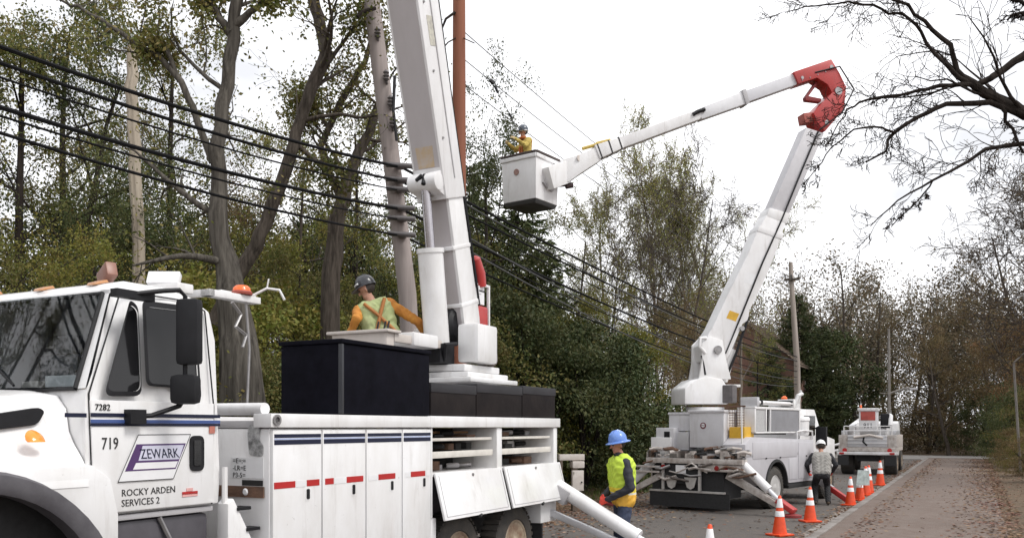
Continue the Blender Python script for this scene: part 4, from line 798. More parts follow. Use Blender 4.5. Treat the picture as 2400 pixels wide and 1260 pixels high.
# control platform in front of the deck worker
B().box((-3.05, -1.85, 2.80), (-3.2, -1.05, 3.05)).box((-3.0, -1.9, 3.05), (-3.28, -1.0, 3.085)).box((-3.2, -1.1, 2.95), (-4.25, -1.04, 3.05)).box((-3.06, -1.5, 2.0), (-3.18, -1.4, 2.9)).build('control_console', TAN, T1, .012)
B().box((-3.55, -1.5, 2.93), (-4.1, -1.0, 3.10)).build('white_control_cover', WHITE, T1, .03)
for v in (-1.15, -1.2, -1.3): B().tube([(-3.2, v, 3.085), (-3.24, v, 3.2)], .012, 6).build('control_lever', BLACKP, T1)
# --- boxes standing on the body
bx = B(); bx.box((-.891, -.70, 2.066), (-2.325, .005, 2.70)); bx.v = [(x, y, z + (.018 if z > 2.5 else 0) * math.sin(x * 3)) for x, y, z in bx.v]
o = bx.build('black_box', BOXB, None, .012); o.location = T1.location; o.rotation_euler = T1.rotation_euler; tag(o, 'large black canvas-covered box on the near truck bed', 'box')
B().box((-.875, -.72, 2.695), (-2.34, .022, 2.735)).build('lid', BOXB, o, .01); B().box((-.885, -.03, 2.07), (-.915, .012, 2.69)).build('corner_trim', mat('charcoal_trim', (.03, .032, .038), .5), o, .005)
for i, (u0, u1, zt, lb) in enumerate([(-2.36, -3.30, 2.40, 'dark low box right behind the black box on the truck rail'), (-3.315, -4.45, 2.43, 'middle dark low box on the truck rail'), (-4.465, -5.44, 2.45, 'dark low box at the rear end of the truck rail')]):
    q = B(); q.box((u0, -.50, 2.066), (u1, -.0, zt)); o = q.build('low_box', BOXD, None, .02); o.location = T1.location; o.rotation_euler = T1.rotation_euler; tag(o, lb, 'box', 'dark low boxes on the truck rail')
    B().box((u0 + .004, -.51, zt - .09), (u1 - .004, .008, zt + .012)).build('lid', mat('charcoal_lid', (.024, .023, .027), .7, var=.3, scale=3), o, .012)
# ------------------------------------------------------------------ second bucket truck, seen from behind, boom folded over the road
T2 = empty('bucket_truck', (5.19, 19.8, 0), math.atan2(.766, .643), 'second white bucket truck seen from behind with red-elbowed boom', 'truck')
T2M = Matrix.Translation((5.19, 19.8, 0)) @ Matrix.Rotation(math.atan2(.766, .643), 4, 'Z'); T2I = T2M.inverted()
for u in (1.75,): wheel(T2, (u, .03, .5), .5, .27, -1, mat('pale_rim', (.45, .44, .43), .5, var=.2)); wheel(T2, (u, 2.41, .5), .5, .27, 1, RIM)
wheel(T2, (5.6, .2, .5), .5, .27, -1, RIM); wheel(T2, (5.6, 2.24, .5), .5, .27, 1, RIM)
B().box((.1, .75, .55), (6.4, .9, .85)).box((.1, 1.54, .55), (6.4, 1.69, .85)).box((.2, .8, .6), (.3, 1.6, .8)).tube([(1.75, .1, .5), (1.75, 2.3, .5)], .1).build('chassis_frame', DARK, T2)
# curb-side body with wheel arch
arc = [(1.75 + .66 * math.cos(math.radians(a)), .52 + .66 * math.sin(math.radians(a))) for a in range(176, 3, -12)]
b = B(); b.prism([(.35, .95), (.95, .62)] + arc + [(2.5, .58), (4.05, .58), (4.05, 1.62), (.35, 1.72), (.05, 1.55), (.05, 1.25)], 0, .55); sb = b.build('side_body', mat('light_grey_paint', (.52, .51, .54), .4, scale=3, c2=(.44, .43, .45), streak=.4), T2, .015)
b = B()
ang = [math.radians(a) for a in range(180, -1, -10)]; b.v = []; 
for a in ang:
    for r, v in ((.66, -.012), (.60, -.02), (.60, .3)): b.v.append((1.75 + r * math.cos(a), v, .52 + r * math.sin(a)))
for i in range(len(ang) - 1):
    for j in range(2): b.f.append((i * 3 + j, i * 3 + j + 1, i * 3 + 4 + j, i * 3 + 3 + j)); b.mi.append(0)
b.build('wheel_arch_lip', DARK, sb)
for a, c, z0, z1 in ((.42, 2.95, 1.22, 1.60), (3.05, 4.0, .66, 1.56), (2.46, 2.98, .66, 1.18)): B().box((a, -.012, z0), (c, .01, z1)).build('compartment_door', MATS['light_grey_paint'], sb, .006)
for u in (1.1, 1.9, 3.5): B().box((u, -.02, 1.20), (u + .06, -.008, 1.235)).build('latch', BLACKP, sb)
B().box((2.5, .02, .44), (4.0, .5, .56)).build('side_step', DARK, T2, .01)
B().box((.05, 1.9, .62), (4.05, 2.44, 1.7)).build('far_side_body', WHITE2, T2, .015)
B().box((.05, 0, 1.25), (4.1, 2.44, 1.33)).build('deck', GREYP, T2, .01)
# rack on the curb side: tool cabinet with glazed front and rollers
B().box((.65, .05, 1.80), (3.3, .5, 1.84)).box((.65, .05, 2.36), (3.3, .5, 2.42)).box((.65, .46, 1.8), (3.3, .5, 2.4)).box((.65, .05, 1.8), (.71, .5, 2.4)).box((3.24, .05, 1.8), (3.3, .5, 2.4)).box((1.25, .05, 1.84), (1.31, .1, 2.36)).box((1.5, .05, 1.84), (1.54, .1, 2.36)).build('rack_frame', WHITE, T2, .008)
B().box((1.56, .07, 1.85), (3.22, .085, 2.35)).build('rack_panel', mat('grey_smoked_panel', (.20, .20, .215), .25, var=.15, scale=2), T2); B().box((.73, .07, 1.85), (1.23, .085, 2.35)).build('rack_screen', mat('silver_screen', (.42, .42, .42), .5, var=.2, scale=30), T2)
B().tube([(.85, .1, 2.52), (2.9, .1, 2.52)], .045, 12).tube([(.85, .35, 2.52), (2.9, .35, 2.52)], .045, 12).build('rack_roller', WHITE, T2)
for u in (.82, 2.92): B().box((u - .06, .04, 2.42), (u + .06, .46, 2.64)).build('roller_bracket', WHITE if u > 1 else SILVER, T2, .015)
B().box((2.75, .06, 2.48), (2.85, .4, 2.60)).box((1.0, .05, 2.47), (1.1, .4, 2.58)).build('black_clamp', BLACKP, T2, .01)
br = B(); br.lathe([(.27, 0), (.29, .05), (.29, .36), (.31, .38), (.31, .44), (.28, .48), (0, .5)], (3.72, .3, 1.73), 'z', 24); br.build('white_drum', WHITE2, T2)
B().tube([(3.0, .02, 1.62), (3.0, .02, 1.83), (3.35, .0, 1.86), (4.0, .02, 1.84), (4.03, .02, 1.60)], .022, 8).build('grab_rail', WHITE, T2)
B().box((3.3, .3, 2.3), (3.9, .9, 2.55)).tube([(3.4, .3, 2.3), (3.5, .2, 2.75), (3.9, .25, 2.8)], .05, 8).tube([(3.9, .4, 2.3), (3.95, .3, 2.9)], .035, 8).build('folded_gear', mat('pale_gear', (.62, .62, .62), .5, var=.2), T2, .01)
B().lathe([(.07, 0), (.08, .1), (.03, .15)], (3.6, .6, 2.6), 'z', 12).build('beacon', ORANGEB, T2)
# cab ahead of the body
cabp = [(4.2, .75), (4.2, 2.3), (4.3, 2.42), (5.2, 2.42), (5.7, 1.75), (6.7, 1.6), (6.75, .75)]
b = B(); b.prism(cabp, .42, 2.08); c2 = b.build('cab', WHITE, T2, .03)
B().box((4.45, .405, 1.72), (5.2, .418, 2.25)).build('side_window', GLASS, c2, .004); B().box((4.193, .6, 1.75), (4.198, 1.9, 2.25)).build('rear_window', GLASS, c2)
B().box((4.9, .0, 1.45), (5.0, .28, 1.95)).tube([(5.2, .42, 1.9), (4.95, .2, 1.97)], .02, 6).build('mirror', BLACKP, c2, .03)
# bins at the rear
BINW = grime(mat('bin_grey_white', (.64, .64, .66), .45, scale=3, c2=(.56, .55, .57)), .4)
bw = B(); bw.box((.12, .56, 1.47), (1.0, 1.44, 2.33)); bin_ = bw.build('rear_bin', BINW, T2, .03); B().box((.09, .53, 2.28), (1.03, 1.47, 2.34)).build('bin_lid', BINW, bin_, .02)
for z, r in ((1.98, .075),): B().lathe([(r, -.005), (r, 0)], (.116, 1.08, z), 'x', 20).build('bin_emblem', mat('maroon_print', (.16, .05, .06), .5), bin_)
B().lathe([(.045, -.004), (.045, 0)], (.112, 1.08, 1.985), 'x', 16).build('bin_emblem_mark', WHT, bin_); B().box((.108, 1.04, 1.975), (.111, 1.12, 1.995)).build('bin_emblem_bar', MATS['maroon_print'], bin_)
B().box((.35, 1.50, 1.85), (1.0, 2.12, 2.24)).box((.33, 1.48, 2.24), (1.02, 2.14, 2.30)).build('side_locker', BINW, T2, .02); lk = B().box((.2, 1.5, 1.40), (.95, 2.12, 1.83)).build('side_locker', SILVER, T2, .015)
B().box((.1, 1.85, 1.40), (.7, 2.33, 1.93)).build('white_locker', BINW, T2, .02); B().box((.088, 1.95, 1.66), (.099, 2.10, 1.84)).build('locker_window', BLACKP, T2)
yb = B(); yb.prism([(.12, 1.95), (.55, 1.95), (.55, 1.6), (.45, 1.5), (.12, 1.5)], .50, 1.02, 'z'); 
B().prism([(.14, 1.95), (.52, 1.95), (.52, 1.62), (.40, 1.50), (.14, 1.58)], .3, .8, 'x').build('yellow_hopper', YEL, T2, .02)
mg = B()
for i in range(7): mg.tube([(.32, .16 + i * .058, 1.96), (.32, .16 + i * .058, 2.42)], .006, 4)
for i in range(8): mg.tube([(.32, .15, 1.98 + i * .06), (.32, .53, 1.98 + i * .06)], .006, 4)
mg.box((.30, .13, 2.40), (.34, .56, 2.44)); mg.build('wire_basket', RUST, T2)
B().tube([(.1, .1, 1.3), (.1, .12, 2.4)], .02, 6).build('rail_post', WHITE, T2)
# tailshelf, hitch, lamps, clutter
B().box((-.15, -.02, 1.10), (.12, 2.46, 1.22)).build('tailshelf', mat('dirty_white', (.58, .55, .52), .6, scale=7, c2=(.30, .25, .22)), T2, .015)
rq = random.Random(5)
for i in range(46):
    v = rq.uniform(.1, 2.5); z = 1.25 + rq.random() * .2; bb = B(); mm = rq.choice([RUST, STEEL, TAN, MATS['dirty_white'], DARK, MATS['dirty_metal']])
    if rq.random() < .5: bb.tube([(-.08, v, z), (-.02 + rq.uniform(-.1, .1), v - .14, z + .03), (.0, v - .3, z + rq.uniform(-.04, .06))], rq.uniform(.02, .055), 7)
    else: bb.box((-.12, v, 1.225), (.06, v - rq.uniform(.06, .2), 1.24 + rq.random() * .16))
    bb.build('coiled_gear', mm, T2)
B().box((-.12, .05, .93), (-.04, 1.05, 1.09)).build('lamp_bar', MATS['dirty_white'], T2, .01)
for v in (.4, .62, 2.0): B().lathe([(.06, 0), (.05, -.02), (0, -.025)], (-.122, v, 1.01), 'x', 14).build('tail_lamp', mat('dark_red_lens', (.25, .02, .02), .2), T2)
hp = B(); hp.box((-.1, 1.1, .62), (.1, 1.95, 1.08)); hp.build('hitch_frame', DARK, T2, .01)
for v in (1.28, 1.78): q = B(); q.prism([(v - .16, .78), (v + .16, .78), (v + .09, .55), (v, .5), (v - .09, .55)], -.13, -.10, 'x'); q.build('tow_bracket', mat('pale_steel', (.50, .48, .46), .5, metal=.3, var=.2), T2)
B().box((-.135, 1.40, .86), (-.115, 1.66, 1.06)).build('white_plate', WHT, T2)
for v0, v1 in ((1.02, 1.08), (1.98, 2.04)): B().box((-.13, v0, .48), (-.08, v1, 1.1)).build('hitch_upright', MATS['pale_steel'], T2)
B().box((-.05, .45, .42), (.0, 2.42, .47)).build('bumper_bar', MATS['pale_steel'], T2, .01); B().box((-.03, .35, .08), (.0, 2.42, .42)).build('flap_and_shadow', DARK, T2); B().box((.0, .5, .3), (.9, 2.38, 1.1)).build('underbody_shade_box', DARK, T2, .03)  # dark box added to deepen underbody shade; black flap also stands in for shadow
for i in range(16):
    v = rq.uniform(.15, 2.6); z = rq.uniform(.75, 1.08); bb = B(); bb.tube([(-.13, v, z), (-.17, v - .2, z + rq.uniform(-.1, .1)), (-.12, v - rq.uniform(.3, .6), z + rq.uniform(-.14, .12))], rq.uniform(.015, .04), 7); bb.build('hanging_chain', rq.choice([RUST, STEEL, MATS['dirty_white'], MATS['dirty_metal']]), T2)
for z in (.98, .86): B().box((-.14, 2.1, z), (-.06, 2.85, z + .05)).build('side_bar', MATS['dirty_white'], T2, .008)
# outriggers
def outrig(u, s, parent, red=True, full=True):
    v0 = .12 if s < 0 else 2.32; a = Vector((u, v0, 1.16)); e = Vector((u - .05, v0 + s * 1.22, .10)); dd = e - a
    if full: B().tube([a, a + dd * .56], .10, 16).build('outrigger_cylinder', WHITE2, T2); B().tube([a + dd * .55, e], .045, 12).build('outrigger_rod', MATS['white_rod'], T2)
    B().beam(a - Vector((0, s * .3, .30)), e + Vector((.0, -s * .25, .12)), .16, .16, h2=.12).build('outrigger_leg', MATS['dirty_white'], T2, .015)
    f_ = B(); f_.beam(e + Vector((0, -s * .32, .26)), e + Vector((0, s * .05, .03)), .26, .11); f_.build('outrigger_shoe', RED, T2, .02)
    B().lathe([(.2, 0), (.2, .05), (.08, .08)], (e.x, e.y, .006), 'z', 18).build('outrigger_foot', mat('dull_red_pad', (.22, .03, .03), .6), T2)
outrig(.05, -1, T2); outrig(.05, 1, T2)
a, e = Vector((4.1, .1, .72)), Vector((4.0, -.95, .07)); B().beam(a, a.lerp(e, .55), .1, .16).build('front_outrigger_leg', GREYP, T2, .01); B().beam(a.lerp(e, .5), e, .14, .13).build('front_outrigger_shoe', RED, T2, .02)
# turret and boom (both arms lie in one vertical plane through the turret)
TU = Vector((4.684, 21.53, 0)); BD = Vector((.974, .226, 0)); BN = Vector((-.226, .974, 0))
def bq(x, y, off=0):                      # photograph point on the boom plane, shifted off the plane by off metres
    k = (x - CX) / F; t = (k * TU.y - TU.x) / (BD.x - k * BD.y); p = TU + BD * t; p.z = CH + (HY - y) * p.y / F; return p + BN * off
def planar(name, poly, half, m, parent=T2, bev=.02, half2=None):
    s = B(); k = len(poly); A = [bq(x, y, -half) for x, y in poly]; Cc = [bq(x, y, half) for x, y in poly]
    s.add(A + Cc, [tuple(range(k)), tuple(range(2 * k - 1, k - 1, -1))] + [(i, i + k, (i + 1) % k + k, (i + 1) % k) for i in range(k)]); return s.build(name, m, parent, bev, xf=T2I)
tl = T2I @ TU
B().lathe([(.40, 0), (.40, .95), (.46, 1.0), (.46, 1.12)], (tl.x, tl.y, 1.3), 'z', 28).build('pedestal', WHITE, T2)
planar('turret', [(1588, 948), (1588, 912), (1612, 892), (1640, 884), (1676, 890), (1690, 912), (1690, 948)], .42, WHITE, bev=.05)
B().box((tl.x - .05, tl.y - .75, 2.52), (tl.x + .2, tl.y - .3, 2.95)).build('turret_gearbox', mat('dark_grey_gear', (.11, .10, .10), .6, var=.3, scale=8), T2, .03)
planar('turret_shelf', [(1690, 902), (1722, 902), (1722, 908), (1690, 908)], .3, WHITE, bev=.006)
for hf in (-.27, .27):
    s = B(); poly = [(1625, 890), (1632, 850), (1632, 808), (1650, 790), (1680, 800), (1690, 850), (1700, 890)]; k = len(poly)
    A = [bq(x, y, hf - .04) for x, y in poly]; Cc = [bq(x, y, hf + .04) for x, y in poly]; s.add(A + Cc, [tuple(range(k)), tuple(range(2 * k - 1, k - 1, -1))] + [(i, i + k, (i + 1) % k + k, (i + 1) % k) for i in range(k)]); s.build('boom_bracket', WHITE, T2, .015, xf=T2I)
planar('lower_boom', [(1640, 848), (1634, 812), (1660, 770), (1700, 685), (1740, 605), (1765, 545), (1787, 508), (1832, 522), (1815, 575), (1790, 640), (1762, 700), (1746, 730), (1744, 752), (1730, 762), (1718, 790), (1700, 832), (1690, 850)], .23, WHITE2)
planar('boom_sleeve', [(1786, 512), (1793, 492), (1842, 506), (1832, 530)], .235, WHITE)
planar('insulated_boom', [(1795, 500), (1880, 305), (1922, 318), (1838, 512)], .19, mat('pale_grey_fibreglass', (.60, .59, .61), .45, scale=3, c2=(.50, .49, .51)))
planar('rust_spot', [(1655, 858), (1672, 850), (1676, 866), (1664, 872)], .305, RUSTC, bev=.004)
ct_ = bq(1726, 775, -.02); cb_ = bq(1692, 892, -.02); cyl = B().tube([cb_, cb_.lerp(ct_, .62)], .13, 18).build('lift_cylinder', WHITE, T2, xf=T2I); B().tube([cb_.lerp(ct_, .6), ct_], .055, 12).build('piston_rod', CHROME, cyl, xf=T2I)
B().tube([bq(1640, 830, -.3), bq(1626, 815, -.32), bq(1628, 795, -.32), bq(1642, 795, -.3)], .045, 8).build('hose_loop', WHITE, T2, xf=T2I); B().tube([bq(1633, 835, -.28), bq(1640, 880, -.3)], .03, 6).tube([bq(1745, 745, -.2), bq(1715, 830, -.22), bq(1695, 880, -.2)], .035, 6).build('black_hose', BLACKP, T2, xf=T2I)
planar('elbow_upper', [(1850, 176), (1938, 146), (1958, 180), (1971, 208), (1940, 226), (1930, 206), (1905, 190), (1862, 204)], .2, RED)
planar('elbow_lower', [(1938, 226), (1971, 208), (1966, 264), (1921, 316), (1902, 292), (1894, 272), (1916, 248)], .24, RED)
planar('elbow_link', [(1884, 230), (1908, 196), (1914, 198), (1892, 228), (1922, 234), (1920, 242), (1886, 238)], .07, mat('dark_red_paint', (.22, .02, .02), .5, var=.2), bev=.006)
planar('elbow_pin_housing', [(1876, 270), (1896, 268), (1900, 290), (1880, 292)], .15, mat('brick_red', (.36, .09, .07), .6, var=.25, scale=8), bev=.01)
planar('upper_boom', [(1855, 177), (1862, 203), (1742, 246), (1734, 220)], .14, mat('upper_boom_grey', (.66, .66, .69), .45, scale=3, c2=(.56, .56, .59)))
planar('boom_collar', [(1732, 217), (1741, 214), (1750, 247), (1742, 251)], .165, GREYP, bev=.006)
planar('boom_taper', [(1735, 219), (1743, 248), (1640, 284), (1632, 272), (1634, 258)], .13, mat('boom_taper_grey', (.74, .74, .76), .45, scale=3, c2=(.62, .62, .64)))
planar('upper_boom_tip', [(1640, 257), (1636, 284), (1450, 353), (1442, 328)], .14, WHITE2)
B().tube([bq(1645, 262, -.15), bq(1628, 268, -.16), bq(1618, 274, -.15)], .05, 6).build('black_fitting', BLACKP, T2, xf=T2I)
planar('tip_collar', [(1446, 328), (1456, 352), (1400, 378), (1388, 346)], .2, WHITE)
for x0, x1 in ((1392, 1404), (1418, 1428), (1441, 1450)): planar('collar_strap', [(x0, 344 - (x0 - 1392) * .33), (x0 + 3, 343 - (x0 - 1392) * .33), (x1 + 3, 376 - (x0 - 1392) * .45), (x1, 377 - (x0 - 1392) * .45)], .206, DARK, bev=.003)
planar('platform_arm', [(1402, 346), (1404, 380), (1358, 410), (1330, 430), (1312, 436), (1310, 380), (1350, 368)], .17, WHITE)
B().lathe([(.075, 0), (.075, .01)], tuple(T2I @ bq(1352, 376, -.18)), 'y', 14).build('arm_emblem', TAN, T2)
B().tube([bq(1312, 436, 0), bq(1330, 434, 0)], .03, 8).tube([bq(1326, 437, 0), bq(1342, 434, 0)], .065, 10).build('dark_knob', mat('dark_brown_rubber', (.06, .035, .035), .6), T2, xf=T2I)
B().tube([bq(1362, 352, -.1), bq(1390, 344, -.1), bq(1400, 340, -.1)], .04, 8).tube([bq(1398, 338, 0), bq(1430, 330, 0)], .05, 8).build('tool_holder', mat('mustard', (.5, .36, .08), .6, var=.25, scale=10), T2, xf=T2I)
# pins, hoses and labels on the boom
for x, y, r_, hf in ((1952, 222, .10, .26), (1938, 165, .05, .215), (1925, 295, .06, .25), (1870, 190, .04, .215), (1668, 822, .10, .36), (1728, 772, .06, .27)): B().tube([bq(x, y, -hf), bq(x, y, hf)], r_, 14).build('pivot_pin', STEEL, T2, xf=T2I)
for o_, m_ in ((-.24, BLACKP), (-.21, DARK)): B().tube([bq(1690, 830, o_), bq(1725, 745, o_ - .02), bq(1775, 620, o_ - .03), bq(1818, 525, o_ - .02), bq(1870, 400, o_), bq(1906, 315, o_)], .016, 6).build('boom_hose', m_, T2, xf=T2I)
B().tube([bq(1908, 312, -.24), bq(1955, 275, -.34), bq(1985, 220, -.3), bq(1955, 165, -.24), bq(1900, 178, -.2)], .02, 6).build('elbow_hose', BLACKP, T2, xf=T2I)
for pts_, m_ in (([(1742, 640), (1762, 648), (1752, 672), (1732, 664)], WHT), ([(1700, 730), (1722, 738), (1714, 756), (1692, 748)], YEL)): planar('warning_label', pts_, .2315, m_, bev=0)
planar('weld_rib', [(1764, 546), (1769, 534), (1826, 552), (1821, 566)], .24, WHITE2, bev=.006)
for t_ in (0, 1, 2, 3): x = 1870 + t_ * 18; B().tube([bq(x, 196 - t_ * 6.5, -.215), bq(x, 196 - t_ * 6.5, .215)], .014, 6).build('bolt', STEEL, T2, xf=T2I)
# bucket
kc = bq(1255, 430, 0); kc = Vector((kc.x, kc.y - .58, 0)); ra = math.radians(36)
BA = Vector((-math.cos(ra), math.sin(ra), 0)); BB = Vector((math.sin(ra), math.cos(ra), 0)); zb, zt = 7.12, 8.16; la, lb = .98, .95
def bk(a, b_, z): p = kc + BA * a + BB * b_; return Vector((p.x, p.y, z))
s = B(); q = [(0, 0), (la, 0), (la, lb), (0, lb)]; i_ = .04; qi = [(i_, i_), (la - i_, i_), (la - i_, lb - i_), (i_, lb - i_)]
tp = .03
s.add([bk(a + (tp if a == 0 else -tp), b_ + (tp if b_ == 0 else -tp), zb) for a, b_ in q] + [bk(a, b_, zt) for a, b_ in q] + [bk(a, b_, zt) for a, b_ in qi] + [bk(a, b_, zb + .06) for a, b_ in qi],
      [(0, 1, 2, 3)] + [(i, (i + 1) % 4, (i + 1) % 4 + 4, i + 4) for i in range(4)] + [(4 + i, 4 + (i + 1) % 4, 8 + (i + 1) % 4, 8 + i) for i in range(4)] + [(8 + i, 8 + (i + 1) % 4, 12 + (i + 1) % 4, 12 + i) for i in range(4)] + [(12, 13, 14, 15)])
bkt = s.build('bucket', WHITE2, T2, .02, xf=T2I)
s = B()
for (a0_, b0_), (a1_, b1_) in zip(q, q[1:] + q[:1]): s.beam(bk(a0_, b0_, zt + .012), bk(a1_, b1_, zt + .012), .07, .045)
s.build('bucket_rim', mat('dark_brown_rim', (.07, .05, .045), .6), bkt, .008, xf=T2I)
s = B()
for z in (zt - .07,):
    for (a0_, b0_), (a1_, b1_) in zip(q, q[1:] + q[:1]): s.beam(bk(a0_, b0_, z), bk(a1_, b1_, z), .05, .09)
s.build('bucket_lip', WHITE2, bkt, .01, xf=T2I)
s = B(); s.add([bk(.08, .08, zb - .09), bk(la - .08, .08, zb - .09), bk(la - .08, lb - .08, zb - .09), bk(.08, lb - .08, zb - .09), bk(.03, .03, zb - .004), bk(la - .03, .03, zb - .004), bk(la - .03, lb - .03, zb - .004), bk(.03, lb - .03, zb - .004)], [(3, 2, 1, 0), (4, 5, 6, 7), (0, 1, 5, 4), (1, 2, 6, 5), (2, 3, 7, 6), (3, 0, 4, 7)])
s.build('bucket_base', mat('dark_grey_base', (.06, .06, .06), .7), bkt, .01, xf=T2I)
s = B(); pc = bk(.55, .0, 7.78); nrm = -BB; s.tube([pc + nrm * -.01, pc + nrm * .012], .07, 16); s.build('bucket_emblem', mat('ochre_print', (.35, .22, .16), .5, scale=12, c2=(.18, .08, .10)), bkt, xf=T2I)
s = B()
for b_, z, w_, h_ in ((.5, 7.52, .5, .14),): s.add([bk(-.03, b_ - w_ / 2, z), bk(-.03, b_ + w_ / 2, z - .02), bk(-.03, b_ + w_ * .3, z - h_), bk(-.03, b_ - w_ * .2, z - h_ * .7), bk(.03, b_ - w_ / 2, z), bk(.03, b_ + w_ / 2, z - .02), bk(.03, b_ + w_ * .3, z - h_), bk(.03, b_ - w_ * .2, z - h_ * .7)], [(0, 1, 2, 3), (7, 6, 5, 4), (0, 4, 5, 1), (1, 5, 6, 2), (2, 6, 7, 3), (3, 7, 4, 0)])
s.build('bucket_step', GREYP, bkt, xf=T2I)
s = B(); s.beam(bk(-.04, .35, 7.6), bq(1322, 405, 0), .3, .5); s.build('bucket_mount', WHITE, T2, .02, xf=T2I)

# ------------------------------------------------------------------ far truck down the road
T3 = empty('utility_truck', road(21.6, -.25), math.atan2(.887, .461), 'small distant white utility truck parked down the road', 'truck')
b = B(); b.box((0, 0, .95), (3.6, 2.2, 1.12)); b.build('bed', MATS['dirty_white'], T3, .02)
for v0, v1 in ((0, .35), (1.85, 2.2)): B().box((.05, v0, 1.12), (3.6, v1, 1.62)).build('side_locker', MATS['dirty_white'], T3, .02); B().box((.5, v0 + .05, 1.63), (2.6, v1 - .05, 1.80)).build('locker_tray', SILVER, T3, .01)
B().box((-.02, .36, 1.14), (.05, 1.84, 1.62)).build('tailgate', SILVER, T3, .015)
for i, z in enumerate((1.28, 1.42, 1.56)): B().box((-.045, .36, z), (-.015, 1.84, z + .04)).build('tailgate_rib', WHITE, T3)
B().box((-.2, -.05, .82), (0, 2.25, .94)).build('bumper', WHITE, T3, .02)
for v in (.15, 2.05): B().box((-.22, v - .09, .84), (-.19, v + .09, .92)).build('tail_lamp', REDT, T3)
for v in (.25, 1.95): B().lathe([(.09, 0), (.09, .015)], (-.06, v, 1.0), 'x', 14).build('tail_lamp', REDT, T3)
B().box((-.22, .0, .40), (-.16, .42, .8)).build('mud_flap', DARK, T3); B().box((-.22, 1.78, .4), (-.16, 2.2, .8)).build('mud_flap', DARK, T3)
wheel(T3, (.9, .02, .45), .45, .5, -1, RIM); wheel(T3, (.9, 2.18, .45), .45, .5, 1, RIM); wheel(T3, (4.6, .1, .45), .45, .26, -1, RIM); wheel(T3, (4.6, 2.1, .45), .45, .26, 1, RIM)
B().box((.2, .7, .55), (5.4, 1.5, .9)).build('chassis_frame', DARK, T3)
b = B(); b.prism([(3.75, .7), (3.75, 2.1), (3.85, 2.2), (4.6, 2.2), (5.0, 1.6), (5.9, 1.45), (5.95, .7)], .2, 2.0); b.build('cab', WHITE, T3, .04)
kb3 = B().box((.35, .75, 1.75), (1.0, 1.45, 2.62)).box((.3, .7, 2.6), (1.05, 1.5, 2.72)).build('bucket', WHITE2, T3, .03); B().box((.335, .82, 2.22), (.349, 1.38, 2.58)).build('bucket_red_panel', mat('faded_red', (.45, .09, .07), .6, var=.2), kb3, .003)
text('bucket_lettering', '911', NAVY, kb3, (.346, 1.28, 1.9), .30, Matrix(((0, 0, -1), (-1, 0, 0), (0, 1, 0))), sx=.8)
B().lathe([(.04, 0), (.045, .1), (.02, .14)], (.6, 1.4, 2.72), 'z', 10).build('beacon', ORANGEB, T3)
B().box((1.2, .5, 1.5), (2.2, 1.5, 2.0)).tube([(1.7, .55, 2.0), (1.5, .35, 2.45), (1.2, .3, 2.4), (1.0, .3, 2.0)], .09, 10).build('boom_pedestal', WHITE, T3, .03); B().box((1.1, .35, 1.9), (1.6, .7, 2.5)).build('boom_cover', BLACKP, T3, .04)
for v_ in (.18, .62, 1.6, 2.0): B().tube([(.1, v_, 1.62), (.12, v_, 1.98)], .022, 6).build('rack_post', WHITE, T3)
for z_ in (1.98, 1.8): B().tube([(.1, .18, z_), (.1, 2.0, z_)], .02, 6).build('rack_bar', WHITE, T3)
B().beam((.6, 1.75, 1.9), (4.2, 1.6, 2.35), .22, .24).build('folded_boom', WHITE, T3, .02)
B().tube([(-.02, 1.2, 1.62), (-.05, 1.25, 1.35), (-.06, 1.1, 1.2)], .035, 8).build('black_hose', BLACKP, T3)
B().tube([(-.05, 2.15, 1.25), (-.1, 2.5, 1.15), (-.05, 2.7, 1.3)], .05, 8).tube([(.0, 2.2, 1.0), (-.1, 2.7, .9), (-.1, 2.8, 1.05)], .05, 8).build('side_arm', WHITE, T3); B().tube([(-.06, .5, 1.5), (-.1, 1.0, 1.62), (-.08, 1.6, 1.52)], .05, 8).build('hose', TAN, T3)
# ------------------------------------------------------------------ people: one continuous body surface each, clothing as children
SKIN = mat('skin', (.42, .22, .15), .55, var=.12, scale=12)
def capsule(s, a, b, ra, rb, n=12, k=4):
    a, b = Vector(a), Vector(b); d = (b - a); ln = d.length; t = d.normalized() if ln > 1e-5 else Vector((0, 0, 1)); ref = Vector((0, 0, 1)) if abs(t.z) < .9 else Vector((1, 0, 0)); x = t.cross(ref).normalized(); y = t.cross(x)
    rings = []
    for i in range(k): an = -math.pi / 2 + (i + .5) / k * math.pi / 2; rings.append((a + t * ra * math.sin(an), ra * math.cos(an)))
    for i in range(k): an = (i + .5) / k * math.pi / 2; rings.append((b + t * rb * math.sin(an), rb * math.cos(an)))
    vs = [a - t * ra]; 
    for c, r in rings: vs += [c + (x * math.cos(2 * math.pi * j / n) + y * math.sin(2 * math.pi * j / n)) * r for j in range(n)]
    vs.append(b + t * rb); fs = [(0, 1 + (j + 1) % n, 1 + j) for j in range(n)]
    for i in range(len(rings) - 1):
        for j in range(n): q = (j + 1) % n; fs.append((1 + i * n + j, 1 + i * n + q, 1 + (i + 1) * n + q, 1 + (i + 1) * n + j))
    m = 1 + (len(rings) - 1) * n; fs += [(m + j, m + (j + 1) % n, len(vs) - 1) for j in range(n)]; s.add(vs, fs)
